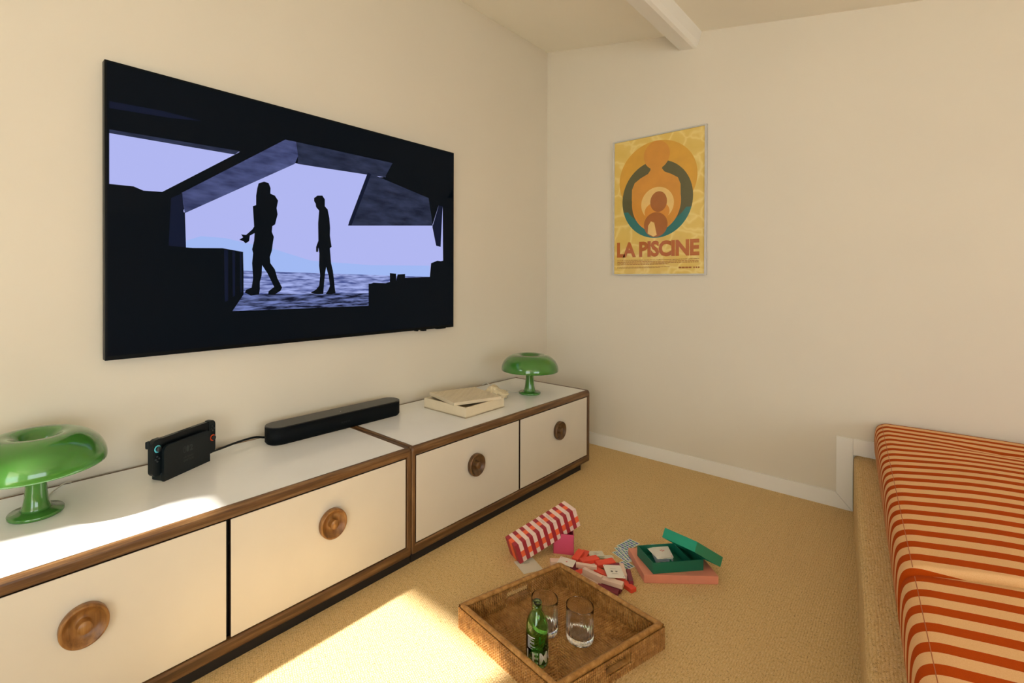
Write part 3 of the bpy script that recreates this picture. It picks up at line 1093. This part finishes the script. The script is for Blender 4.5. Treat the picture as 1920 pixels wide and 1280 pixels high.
def mesh_np(name, parts, mat, parent, smooth=True):
    off, Vs, Fs = 0, [], []
    for P, F in parts:
        Vs.append(P); Fs.append(F + off); off += len(P)
    V_, F_ = np.concatenate(Vs), np.concatenate(Fs)
    me = bpy.data.meshes.new(name)
    me.vertices.add(len(V_))
    me.vertices.foreach_set('co', V_.astype(np.float32).ravel())
    me.loops.add(F_.size)
    me.loops.foreach_set('vertex_index', F_.astype(np.int32).ravel())
    me.polygons.add(len(F_))
    me.polygons.foreach_set('loop_start', np.arange(0, F_.size, 4, dtype=np.int32))
    me.polygons.foreach_set('loop_total', np.full(len(F_), 4, dtype=np.int32))
    me.update(calc_edges=True)
    me.validate()
    return link(name, me, mat, parent, smooth)


cor = [q - TO + ((TO - q).normalized() * 0.004) for q in (TA, TB, TC, TD)]
TW = 0.013
up = Vector((0, 0, 1))
cen = Vector((0, 0, 0))
inn = []
for i in range(4):
    e1 = (cor[i - 1] - cor[i]).normalized()
    e2 = (cor[(i + 1) % 4] - cor[i]).normalized()
    inn.append(cor[i] + (e1 + e2) * TW)
HOLES = {0: (0.40, 0.655, 0.36, 0.82), 2: (0.36, 0.60, 0.36, 0.82)}
for i in range(4):
    j = (i + 1) % 4
    A_, B_ = cor[i], cor[j]
    nrm = (B_ - A_).cross(up).normalized()
    if nrm.dot(A_ + B_) < 0:
        nrm = -nrm
    hole = HOLES.get(i)
    parts = [weave(A_, B_ - A_, up * TH, nrm, 0.0084, 0.0082, 0.0074, 'wall', hole, 8),
             weave(inn[i] + up * 0.006, inn[j] - inn[i], up * (TH - 0.006), -nrm, 0.0084, 0.0082, 0.0074, 'wall', hole, 8)]
    w = mesh_np("tray_wall", parts, M['rattan'], tray)
    # rounded rim wrapped with strands
    d = (B_ - A_).normalized()
    LW = (B_ - A_).length
    nseg = int(LW / 0.0016)
    vs_, fs = [], []
    mid0 = (A_ + inn[i]) / 2
    mid1 = (B_ + inn[j]) / 2
    for q in range(nseg + 1):
        c = mid0.lerp(mid1, q / nseg) + up * (TH + 0.001)
        rr = 0.0082 + 0.0011 * abs(math.sin(math.pi * q * 0.0016 / 0.0048))
        for g in range(10):
            t = 2 * math.pi * g / 10
            vs_.append(c + nrm * (rr * 1.05 * math.cos(t)) + up * (rr * 0.9 * math.sin(t)))
    for q in range(nseg):
        for g in range(10):
            g2 = (g + 1) % 10
            fs.append((q * 10 + g, q * 10 + g2, (q + 1) * 10 + g2, (q + 1) * 10 + g))
    fs.append(tuple(range(10)))
    fs.append(tuple(range(nseg * 10, nseg * 10 + 10)))
    pyd("tray_rim", vs_, fs, M['rattan'], tray, True)
    if hole:
        bm = bmesh.new()
        s0, s1, t0, t1 = hole
        H0 = A_ - nrm * TW
        for (a0, a1, b0, b1) in ((s0 - .026, s0 + .002, t0 - .06, t1 + .06), (s1 - .002, s1 + .026, t0 - .06, t1 + .06), (s0, s1, t0 - .09, t0 + .005), (s0, s1, t1 - .005, t1 + .07)):
            corners = []
            for dep in (-0.0022, TW + 0.0022):
                for ss, tt in ((a0, b0), (a1, b0), (a1, b1), (a0, b1)):
                    corners.append(bm.verts.new(A_.lerp(B_, ss) - nrm * dep + up * (TH * tt)))
            for f in ((0, 1, 2, 3), (7, 6, 5, 4), (0, 4, 5, 1), (1, 5, 6, 2), (2, 6, 7, 3), (3, 7, 4, 0)):
                bm.faces.new([corners[q] for q in f])
        bmesh.ops.bevel(bm, geom=list(bm.edges), offset=0.002, segments=2, affect='EDGES', profile=0.5)
        bmo("handle_binding", bm, M['rattan'], tray)
mesh_np("tray_floor", [weave(inn[0] + up * 0.004, inn[3] - inn[0], inn[1] - inn[0], up, 0.0084, 0.0082, 0.0074, 'floor', None, 8)], M['rattan'], tray)
bm = bmesh.new()
lo = [bm.verts.new(c) for c in cor]
hi = [bm.verts.new(c + up * 0.0040) for c in cor]
bm.faces.new(lo[::-1]); bm.faces.new(hi)
for q in range(4):
    bm.faces.new((lo[q], lo[(q + 1) % 4], hi[(q + 1) % 4], hi[q]))
bmo("tray_base", bm, M['rattan'], tray)
TZ = 0.0116


# ================================================================== bottle and glasses on the tray
bt = empty("glass_bottle", (1.1754, -1.8113, TZ), label="open green glass bottle with white lettering on the rattan tray", cat="bottle")
prof = [(0.0, 0.0035), (0.024, 0.0005), (0.0285, 0.0), (0.0305, 0.003), (0.0315, 0.008), (0.0315, 0.096), (0.0308, 0.106), (0.0282, 0.117), (0.0232, 0.129), (0.0175, 0.139), (0.0138, 0.146), (0.0126, 0.151),
        (0.0126, 0.1535), (0.0140, 0.1555), (0.0140, 0.1580), (0.0124, 0.1600), (0.0124, 0.163), (0.0132, 0.165), (0.0132, 0.1685), (0.0124, 0.170)]
inn_p = [(0.0104, 0.170), (0.0104, 0.152), (0.0114, 0.146), (0.0150, 0.139), (0.0207, 0.129), (0.0256, 0.117), (0.0282, 0.106), (0.0290, 0.096), (0.0290, 0.010), (0.024, 0.006), (0.0, 0.008)]
lathe("bottle_body", prof + inn_p, M['bottle'], bt, 64)
FACE = math.atan2(CAM.y + 1.8113, CAM.x - 1.1754)


def wrap(ang0, span, z0, h, r=0.0318):
    # lettering runs to the right as seen from outside
    return lambda u, v: Vector((r * math.cos(FACE + ang0 + u * span), r * math.sin(FACE + ang0 + u * span), z0 + v * h))


lettering("bottle_lettering", "LEMON", wrap(-1.05, 4.0, 0.014, 0.032), M['print_white'], bt, 0.028, 1.1)
bm = bmesh.new()
rnd = random.Random(3)
for row in range(11):
    z = 0.084 - row * 0.0031
    h = 0.0022 if row == 0 else 0.0010
    n_ = 4
    a0 = -0.95
    w_ = rnd.uniform(0.45, 0.85) if row else 0.75
    if row in (3, 6, 9):
        w_ *= 0.6
    ptsb = [wrap(a0, w_, z, h)(i / n_, 0) for i in range(n_ + 1)]
    ptst = [wrap(a0, w_, z, h)(i / n_, 1) for i in range(n_ + 1)]
    vb = [bm.verts.new(p) for p in ptsb]
    vt = [bm.verts.new(p) for p in ptst]
    for i in range(n_):
        bm.faces.new((vb[i], vb[i + 1], vt[i + 1], vt[i]))
bmo("bottle_fine_print", bm, M['print_white'], bt)['kind'] = 'stuff'


def tumbler(x, y, label):
    t = empty("tumbler", (x, y, TZ), label=label, cat="drinking glass", group="clear tumblers on the tray")
    seg, R_, H_ = 96, 0.0405, 0.098
    prof = [(0.0, 0.0), (0.034, 0.0), (0.0375, 0.002), (0.0397, 0.006), (0.0407, 0.012), (0.0407, 0.03), (0.0407, 0.062), (0.0407, 0.070), (0.0407, 0.090), (0.0406, 0.1020), (0.0404, 0.1028), (0.0401, 0.1030),
            (0.0398, 0.1026), (0.0396, 0.1015), (0.0394, 0.090), (0.0390, 0.066), (0.0386, 0.04), (0.0380, 0.024), (0.0355, 0.0195), (0.030, 0.018), (0.0, 0.0175)]
    vs_, fs = [], []
    n = len(prof)
    for i in range(seg):
        a_ = 2 * math.pi * i / seg
        fl = abs(math.sin(a_ * 12))
        for q, (r, z) in enumerate(prof):
            if 3 <= q <= 7:
                r -= 0.0017 * (1 - fl) * (1.0 if q < 6 else 0.6)
            vs_.append((r * math.cos(a_), r * math.sin(a_), z))
    bm = bmesh.new()
    bv = [bm.verts.new(v) for v in vs_]
    for i in range(seg):
        j = (i + 1) % seg
        for q in range(n - 1):
            try:
                bm.faces.new((bv[i * n + q], bv[j * n + q], bv[j * n + q + 1], bv[i * n + q + 1]))
            except ValueError:
                pass
    bmesh.ops.remove_doubles(bm, verts=bm.verts, dist=1e-6)
    bmo("glass_body", bm, M['glass'], t, True)
    return t


tumbler(1.2192, -1.6524, "clear ribbed tumbler standing alone right of the green bottle")
tumbler(1.1233, -1.6962, "clear ribbed tumbler half hidden behind the green bottle")

# ================================================================== striped tower box on a magenta box
sbx = empty("striped_box", (0.8479, -1.450, 0.0), (0, -0.319, 1.173), "striped pink, red and orange oblong box leaning on the magenta box", "box")
SL, SW, SH = 0.2957, 0.0766, 0.0763
box("core", (0.0005, SL - 0.0005, 0.0005, SW - 0.0005, 0.0005, SH - 0.0005), M['s_maroon'], sbx)
NB = 18
bw = SL / NB
bmm = {k_: bmesh.new() for k_ in ('s_maroon', 's_pink', 's_orange')}


def spatch(kind, P, e=0.0006):
    # P: four corners on the box skin, already at the surface
    f = bmm[kind].faces.new([bmm[kind].verts.new(p) for p in P])


for i in range(NB):
    x0, x1 = i * bw, (i + 1) * bw
    th3 = SW / 3
    if i % 2 == 1:      # pink on top
        spatch('s_pink', [(x0, 0, SH), (x1, 0, SH), (x1, SW, SH), (x0, SW, SH)])
        for q, kd in enumerate(('s_pink', 's_orange', 's_pink')):
            z1, z0 = SH * (1 - (0, .42, .74)[q]), SH * (1 - (.42, .74, 1)[q])
            spatch(kd, [(x0, 0, z0), (x1, 0, z0), (x1, 0, z1), (x0, 0, z1)])
            spatch(kd, [(x1, SW, z0), (x0, SW, z0), (x0, SW, z1), (x1, SW, z1)])
    else:
        for q, kd in enumerate(('s_maroon', 's_orange', 's_maroon')):
            spatch(kd, [(x0, q * th3, SH), (x1, q * th3, SH), (x1, (q + 1) * th3, SH), (x0, (q + 1) * th3, SH)])
        spatch('s_maroon', [(x0, 0, 0), (x1, 0, 0), (x1, 0, SH), (x0, 0, SH)])
        spatch('s_maroon', [(x1, SW, 0), (x0, SW, 0), (x0, SW, SH), (x1, SW, SH)])
    kd = 's_pink' if i % 2 else 's_maroon'
    spatch(kd, [(x0, SW, 0), (x1, SW, 0), (x1, 0, 0), (x0, 0, 0)])
for q, kd in enumerate(('s_maroon', 's_orange', 's_maroon')):
    spatch(kd, [(0, (q + 1) * SW / 3, 0), (0, q * SW / 3, 0), (0, q * SW / 3, SH), (0, (q + 1) * SW / 3, SH)])
for q, kd in enumerate(('s_pink', 's_orange', 's_pink')):
    z1, z0 = SH * (1 - (0, .42, .74)[q]), SH * (1 - (.42, .74, 1)[q])
    spatch(kd, [(SL, 0, z0), (SL, SW, z0), (SL, SW, z1), (SL, 0, z1)])
for kd, b_ in bmm.items():
    o = bmo({'s_maroon': 'maroon_stripes', 's_pink': 'pink_stripes', 's_orange': 'orange_stripes'}[kd], b_, M[kd], sbx, fix=False)
for word, bi in (("TUMBLING", 11), ("TOWER", 9)):
    hl = 0.5 * (0.044 if word == "TUMBLING" else 0.029)
    lettering("lettering", word, lambda u, v, bi=bi, hl=hl: Vector(((bi + .32 + .36 * v) * bw, SW / 2 + hl - u * 2 * hl, SH + 0.0004)), M['s_grey'], sbx, 0.0, 1.3)

mg = empty("magenta_box", (0.8979, -1.2982, 0.0), (0, 0, 0.5779), "open magenta box standing under the striped box", "box")
MW, MD, MH = 0.0796, 0.080, 0.0800
ca, sa = math.cos(0.5779), math.sin(0.5779)
cb_, sb_ = math.cos(1.173), math.sin(1.173)


def magenta_top(x, y):
    # the open rim is pressed down under the leaning striped box
    wx, wy = 0.8979 + ca * x - sa * y, -1.2982 + sa * x + ca * y
    al = (wx - 0.8479) * cb_ + (wy + 1.450) * sb_
    pe = -(wx - 0.8479) * sb_ + (wy + 1.450) * cb_
    if -0.002 < pe < 0.08 and al > 0:
        return min(MH, al * math.tan(0.319) - 0.0015)
    return MH


for p0, p1 in (((0, 0), (MW, 0)), ((MW, 0), (MW, MD)), ((MW, MD), (0, MD)), ((0, MD), (0, 0))):
    dx, dy = p1[0] - p0[0], p1[1] - p0[1]
    ln = math.hypot(dx, dy)
    nx, ny = -dy / ln * 0.002, dx / ln * 0.002
    vs_, fs = [], []
    N_ = 40
    for i in range(N_ + 1):
        x, y = p0[0] + dx * i / N_, p0[1] + dy * i / N_
        z = min(magenta_top(x, y), magenta_top(x + nx, y + ny))
        vs_ += [(x, y, 0), (x, y, z), (x + nx, y + ny, z), (x + nx, y + ny, 0)]
    for i in range(N_):
        for q in range(4):
            q2 = (q + 1) % 4
            fs.append((i * 4 + q, i * 4 + q2, i * 4 + 4 + q2, i * 4 + 4 + q))
    fs += [(0, 3, 2, 1), (N_ * 4, N_ * 4 + 1, N_ * 4 + 2, N_ * 4 + 3)]
    bm = bmesh.new()
    bv = [bm.verts.new(v) for v in vs_]
    for f in fs:
        bm.faces.new([bv[q] for q in f])
    bmo("side_panel", bm, M['magenta'], mg)
box("bottom_panel", (0.002, MW - .002, .002, MD - .002, 0, 0.003), M['magenta'], mg)

# ================================================================== salmon box, green box and green lid
pk = empty("salmon_box", (1.2382, -1.2358, 0.0), (0, 0, 0.7388), "flat salmon pink box lying under the green box", "box")
box("lid_body", (0, 0.2639, 0, 0.1768, 0.0028, 0.0311), M['salmon'], pk, 0.0012, 2)
box("base_body", (0.0025, 0.2614, 0.0025, 0.1743, 0.0, 0.0100), M['salmon'], pk)
lettering("lettering", "PRINTWORKS", lambda u, v: Vector((0.112 + u * 0.042, 0.0110 + v * 0.0048, 0.0315)), M['gold'], pk, 0.0)

gb = empty("green_box", (1.2599, -1.2092, 0.0314), (0, 0, 0.8886), "open dark green box with two compartments on the salmon box", "box")
GL, GW, GH, gt = 0.1948, 0.1178, 0.0395, 0.0028
box("bottom_panel", (gt, GL - gt, gt, GW - gt, 0, 0.0025), M['green_in'], gb)
for b in ((0, GL, 0, gt), (0, GL, GW - gt, GW), (0, gt, gt, GW - gt), (GL - gt, GL, gt, GW - gt)):
    box("side_panel", b + (0, GH), M['green_in'], gb, 0.0005, 1)
box("divider", (0.150, 0.1525, gt, GW - gt, 0.0025, GH - 0.004), M['green_in'], gb)
box("divider", (0.088, 0.0905, gt, GW - gt, 0.0025, GH - 0.016), M['green_in'], gb)

gl_ = empty("box_lid", (1.3838, -1.1585, 0.1392), (0.5659, 0.0238, 2.9296), "green lid propped up slantwise across the dark green box", "box lid")
LL, LW_, LH = 0.1253, 0.1984, 0.0353
box("top_panel", (0, LL, -LW_, 0, LH - 0.0028, LH), M['green_lid'], gl_, 0.0005, 1)
for b in ((0, LL, -gt, 0), (0, LL, -LW_, -LW_ + gt), (0, gt, -LW_ + gt, -gt), (LL - gt, LL, -LW_ + gt, -gt)):
    box("side_panel", b + (0, LH - 0.0026), M['green_lid'], gl_, 0.0004, 1)


# ================================================================== cards
def card_quad(name, quad, z, mat, label, cat="playing card", thick=0.0006, group=None, tilt=0.0):
    """quad: four corner points of the card in the room (x, y); rounded to a true card plate"""
    c = sum((q for q in quad), Vector((0, 0, 0))) / 4
    c.z = 0
    e = ((quad[1] - quad[0]) + (quad[2] - quad[3])) / 2
    f = ((quad[3] - quad[0]) + (quad[2] - quad[1])) / 2
    e.z = f.z = 0
    t = empty(name, (c.x, c.y, z), (tilt, 0, math.atan2(e.y, e.x)), label, cat, group)
    a_, b_ = e.length / 2, f.length / 2
    s = 1 if e.cross(f).z > 0 else -1
    bm = bmesh.new()
    prism(bm, rrect(-a_, a_, -b_, b_, 0.003, 3), 0, thick)
    bmo("card_sheet", bm, mat, t)
    return t, a_, b_, s, thick


def zb(x, y, z):
    return at(1020 + x / 9.6, 1000 + y / 9.6, 'z', z)


def flatprint(t, rects, z, mat, name="print"):
    bm = bmesh.new()
    for pts in rects:
        flat_poly(bm, [Vector((x, y, z)) for x, y in pts])
    o = bmo(name, bm, mat, t, fix=False)
    o['kind'] = 'stuff'
    return o


def rc(x0, x1, y0, y1):
    return [(x0, y0), (x1, y0), (x1, y1), (x0, y1)]


def heart(cx, cy, r):
    pts = []
    for i in range(20):
        t = 2 * math.pi * i / 20
        pts.append((cx + r * math.sin(t) ** 3, cy + r * (13 * math.cos(t) - 5 * math.cos(2 * t) - 2 * math.cos(3 * t) - math.cos(4 * t)) / 16))
    return pts


# card under the striped box
q8 = lambda x, y, z=0.0012: at(940 + x / 8, 930 + y / 8, 'z', z)
t, a_, b_, s_, th_ = card_quad("paper_card", [q8(320, 1190), q8(595, 1085), q8(505, 930), q8(203, 957)], 0.0006, M['card_grey'], "plain cream card on the carpet under the end of the striped box", "card")
flatprint(t, [rc(-.016, .016, b_ * .42, b_ * .42 + .0012), rc(-.011, .011, b_ * .32, b_ * .32 + .0010)], th_ + .0003, M['grey_ink'])
# heart card
t, a_, b_, s_, th_ = card_quad("playing_card", [zb(250, 512, .030), zb(525, 632, .030), zb(572, 482, .030), zb(285, 430, .030)], 0.031, M['card'], "white card with a small red heart beside the tray corner", tilt=0.05)
flatprint(t, [heart(0, 0, .0035), heart(-a_ + .006, b_ - .007, .002)], th_ + .0003, M['red_print'])
# word card
t, a_, b_, s_, th_ = card_quad("playing_card", [zb(1150, 797, .036), zb(1470, 807, .036), zb(1370, 580, .036), zb(1055, 560, .036)], 0.0365, M['card'], "white card with small dark drawing on top of the blocks")
flatprint(t, [rc(-.011, .011, .014, .0152), [(x - .008, y) for x, y in circ(0, -.001, .0045, .005, 14)], heart(.008, -.001, .0048), rc(-.009, .009, -.013, -.0120), rc(-.012, .012, -.0165, -.0155), rc(-a_ + .004, -a_ + .006, b_ - .009, b_ - .005), rc(a_ - .006, a_ - .004, -b_ + .005, -b_ + .009)], th_ + .0003, M['grey_ink'])
# two grey cards behind the blocks
t, a_, b_, s_, th_ = card_quad("playing_card", [zb(835, 410, .012), zb(1125, 410, .012), zb(1020, 312, .012), zb(772, 318, .012)], 0.012, M['card_grey'], "cream card with faint drawing behind the coral blocks")
flatprint(t, [rc(-.010, .004, .004, .0055), rc(-.006, .010, -.001, .0005), rc(-.012, .002, -.007, -.0055)], th_ + .0003, M['grey_ink'])
t, a_, b_, s_, th_ = card_quad("playing_card", [zb(1000, 448, .006), zb(1258, 446, .006), zb(1225, 388, .006), zb(985, 392, .006)], 0.006, M['card_grey'], "cream card slipped beneath another cream card behind the blocks")


def pattern_card(quad, z, label, tilt=0.0):
    t, a_, b_, s_, th_ = card_quad("playing_card", quad, z, M['blue_b'], label, group="blue patterned cards", tilt=tilt)
    na, nb = max(3, round(2 * a_ / .0165)), max(3, round(2 * b_ / .0165))
    r1, r2 = [], []
    for i in range(na):
        for j in range(nb):
            x0, y0 = -a_ + .003 + i * (2 * a_ - .006) / na, -b_ + .003 + j * (2 * b_ - .006) / nb
            w, h = (2 * a_ - .006) / na, (2 * b_ - .006) / nb
            (r1 if (i + j) % 2 else r2).append(rc(x0 + w * .06, x0 + w * .94, y0 + h * .16, y0 + h * .84))
    flatprint(t, r1, th_ + .0003, M['blue_a'], "blue_print")
    flatprint(t, r2, th_ + .0003, M['blue_c'], "teal_print")
    return t


pattern_card([zb(1285, 217, .004), zb(1470, 312, .004), zb(1750, 195, .004), zb(1555, 100, .004)], .0042, "blue patterned card nearest the wall, topmost of the fan")
pattern_card([zb(1270, 525, .002), zb(1490, 642, .002), zb(1642, 602, .002), zb(1480, 480, .002)], .0006, "blue patterned card nearest the camera, at the foot of the fan")
pattern_card([zb(1225, 335, .003), zb(1495, 525, .003), zb(1600, 490, .003), zb(1320, 290, .003)], .0014, "lower left blue patterned card of the fan", 0.0)
pattern_card([zb(1270, 262, .003), zb(1510, 505, .003), zb(1640, 470, .003), zb(1380, 225, .003)], .0023, "middle blue patterned card of the fan", 0.0)
pattern_card([zb(1345, 240, .003), zb(1540, 490, .003), zb(1670, 440, .003), zb(1450, 215, .003)], .0032, "blue patterned card tucked under the topmost card of the fan", 0.0)

# deck of cards in the green box
dk = empty("card_deck", (1.2435, -1.090, 0.0345), (0, 0, 0.62), "deck of cards with a white top card in the green box", "card deck")
bm = bmesh.new()
for i in range(14):
    add_box(bm, -0.030 + random.uniform(-.0006, .0006), 0.030 + random.uniform(-.0006, .0006), -0.042, 0.042, 0.0003 + i * 0.0016, 0.0003 + i * 0.0016 + 0.0013, mi=(0 if i % 2 else 1))
bmo("card_stack", bm, [M['blue_b'], M['blue_a']], dk)
for q, (dx, dy, rot) in enumerate(((-.010, -.004, .30), (-.006, -.002, .18), (-.003, 0, .08), (0.002, 0.002, 0.0))):
    bm = bmesh.new()
    prism(bm, rrect(-.031, .031, -.043, .043, .003, 3), 0, 0.0006)
    c = bmo("top_card", bm, M['card'], dk)
    c.location = (dx, dy, 0.0232 + q * 0.0011)
    c.rotation_euler = (0, 0, rot)
bm = bmesh.new()
for cx, cy in ((0, .004), (0, -.004), (.006, 0), (-.006, 0)):
    flat_poly(bm, [Vector((x + .002, y + .002, 0.02745)) for x, y in circ(cx, cy, .0026, .0026, 10)])
for cx, cy in ((-.024, .036), (.028, -.032)):
    flat_poly(bm, [Vector((x, y, 0.02745)) for x, y in circ(cx, cy, .0016, .0026, 8)])
bmo("print", bm, M['red_print'], dk, fix=False)['kind'] = 'stuff'

# ================================================================== wooden blocks
BLK = (0.075, 0.026, 0.0155)
proto = {}
for kd in ('b_orange', 'b_pink', 'b_maroon'):
    bm = bmesh.new()
    add_box(bm, -BLK[0] / 2, BLK[0] / 2, -BLK[1] / 2, BLK[1] / 2, 0, BLK[2], 0.0012, 1)
    bmesh.ops.recalc_face_normals(bm, faces=bm.faces)
    me = bpy.data.meshes.new("block")
    bm.to_mesh(me)
    bm.free()
    me.materials.append(M[kd])
    proto[kd] = me
BLOCKS = [
    ('b_orange', (560, 455), (668, 305), .015, 0, "coral block lying flat, leftmost of the coral blocks near the magenta box"),
    ('b_orange', (680, 470), (752, 325), .000, 0, "coral block lying low beside the leftmost coral block"),
    ('b_orange', (655, 490), (975, 425), .0165, 0, "coral block slanting across the middle of the pile"),
    ('b_orange', (955, 535), (1245, 480), .012, 8, "coral block behind the white word card"),
    ('b_orange', (620, 700), (770, 670), .000, 0, "coral block showing one end at the tray's back edge"),
    ('b_orange', (935, 640), (1120, 735), .004, 0, "coral block lying beneath the white word card"),
    ('b_orange', (1385, 830), (1560, 960), .000, 0, "coral block nearest the salmon box, front right of the pile"),
    ('b_pink', (625, 575), (900, 620), .004, 90, "pale pink block on edge behind the front pale block"),
    ('b_pink', (742, 668), (1050, 815), .013, 90, "pale pink block on edge at the front of the pile"),
    ('b_pink', (820, 590), (960, 545), .000, 0, "pale pink block half buried below the coral blocks"),
    ('b_pink', (1085, 810), (1375, 900), .0165, 0, "pale pink block lying flat on the maroon blocks"),
    ('b_pink', (1425, 580), (1505, 830), .004, 90, "pale pink block on edge right of the white word card"),
    ('b_pink', (180, 490), (400, 500), .012, 0, "pale pink block under the heart card at the tray corner"),
    ('b_pink', (700, 760), (950, 890), .000, 0, "pale pink block low along the tray's back wall"),
    ('b_maroon', (1050, 880), (1350, 985), .000, 0, "maroon block under the flat pale pink block"),
    ('b_maroon', (960, 940), (1320, 1060), .000, 0, "maroon block at the very front against the tray"),
    ('b_maroon', (1545, 680), (1620, 960), .000, 90, "maroon block on edge beside the salmon box"),
    ('b_maroon', (520, 650), (620, 560), .000, 0, "maroon block between the heart card and the coral blocks"),
    ('b_maroon', (1180, 560), (1330, 570), .006, 0, "maroon block hidden behind the white word card"),
]
for kd, p, q, z, roll, lab in BLOCKS:
    zz = z + 0.012
    A_, B_ = zb(*p, zz), zb(*q, zz)
    c = (A_ + B_) / 2
    o = bpy.data.objects.new("wooden_block", proto[kd])
    COL.objects.link(o)
    h = BLK[1] / 2 if roll == 90 else 0.0
    o.location = (c.x, c.y, z + h)
    o.rotation_euler = (math.radians(roll), 0, math.atan2(B_.y - A_.y, B_.x - A_.x))
    tag(o, lab, "block", "wooden tower blocks on the carpet")

# ================================================================== striped seat cushions on the platform
SEC = [(0.30, 0.0), (0.02, 0.0), (0.0, 0.006), (-0.009, 0.030), (-0.012, 0.070), (-0.012, 0.105), (-0.010, 0.135), (-0.004, 0.156), (0.008, 0.169), (0.026, 0.177), (0.055, 0.183), (0.090, 0.190),
       (0.14, 0.199), (0.20, 0.208), (0.30, 0.216), (0.50, 0.222), (0.80, 0.222), (1.10, 0.216), (1.25, 0.20), (1.28, 0.15), (1.28, 0.03), (1.25, 0.0)]


def smooth_sec(S, n=4):
    out = []
    for i in range(len(S) - 1):
        p0, p1, p2, p3 = (Vector(S[max(i - 1, 0)]), Vector(S[i]), Vector(S[i + 1]), Vector(S[min(i + 2, len(S) - 1)]))
        for q in range(n):
            t = q / n
            v = 0.5 * ((2 * p1) + (p2 - p0) * t + (2 * p0 - 5 * p1 + 4 * p2 - p3) * t * t + (3 * p1 - p0 - 3 * p2 + p3) * t ** 3)
            out.append((v.x, max(v.y, 0.0)))
    out.append(S[-1])
    return out


SEC = smooth_sec(SEC[1:]) 


def cushion(y0, y1, period, phase, label, slant, tuft=None):
    """long cushion between y0 (near) and y1 (far); slant turns the joint line between the two cushions"""
    t = empty("seat_cushion", (0, 0, 0), label=label, cat="cushion", group="striped cushions on the platform")
    ny = 90
    vs_, fs, uv = [], [], []
    NS = len(SEC)
    for i in range(ny + 1):
        f = i / ny
        # rounded ends
        dn, df = f * (y1 - y0), (1 - f) * (y1 - y0)
        for e, z in SEC:
            ya, yb = y0 + slant[0] * max(e, 0), y1 + slant[1] * max(e, 0)
            y = ya + f * (yb - ya)
            en = min(dn, df)
            R_ = 0.012
            sq = 1.0 if en > R_ else math.sqrt(max(0.0, 1 - (1 - en / R_) ** 2))
            cf = min(1.0, max(0.12, (-0.02 - y) / 0.75))
            cf = cf * cf * (3 - 2 * cf)
            zc_ = z if z < 0.178 else 0.178 + (z - 0.178) * max(cf, 0.1)
            zz = zc_ * (0.90 + 0.10 * sq)
            ee = e + (1 - sq) * 0.006
            if tuft:
                dd = ((e - tuft[0]) / 0.10) ** 2 + ((y - tuft[1]) / 0.05) ** 2
                zz -= 0.010 * math.exp(-dd) * (1 if z > 0.15 else 0)
            xe = 1.803 - 0.0887 * y + 0.0
            vs_.append((xe + ee, y, ZS + zz))
            w_ = 0.003 * noise.noise(Vector((e * 4, y * 3, 1.7)))
            if tuft:
                w_ += 0.009 * math.exp(-((e - tuft[0]) / 0.06) ** 2 - ((y - tuft[1]) / 0.03) ** 2) * math.sin((e - tuft[0]) * 60)
            uv.append((y - (slant[0] if abs(slant[0]) > 0 else 0) * 0 + w_, e))
    for i in range(ny):
        for k_ in range(NS):
            k2 = (k_ + 1) % NS
            fs.append((i * NS + k_, (i + 1) * NS + k_, (i + 1) * NS + k2, i * NS + k2))
    fs.append(tuple(range(NS))[::-1])
    fs.append(tuple(range(ny * NS, (ny + 1) * NS)))
    me = bpy.data.meshes.new("cover")
    me.from_pydata(vs_, [], fs)
    ul = me.uv_layers.new(name="cloth")
    for lp in me.loops:
        ul.data[lp.index].uv = uv[lp.vertex_index]
    bm = bmesh.new()
    bm.from_mesh(me)
    bmesh.ops.recalc_face_normals(bm, faces=bm.faces)
    bm.to_mesh(me)
    bm.free()
    link("cover", me, m_stripe("striped_cotton", period, phase), t, True)
    # stitched seam along the front upper edge
    pts = []
    for i in range(0, ny + 1, 6):
        f = i / ny
        y = y0 + 0.02 + f * (y1 - y0 - 0.04)
        pts.append((1.803 - 0.0887 * y + 0.013, y, ZS + 0.1717))
    tube("seam", pts, 0.0009, M['seam'], t, 6)
    return t


cushion(-1.462, -0.022, 0.0715, 0.20, "striped terracotta and peach cushion against the far wall", (0.12, 0.0), (0.33, -0.27))
cushion(-3.10, -1.466, 0.0640, 0.10, "striped terracotta and peach cushion nearest the camera", (0.0, 0.12))
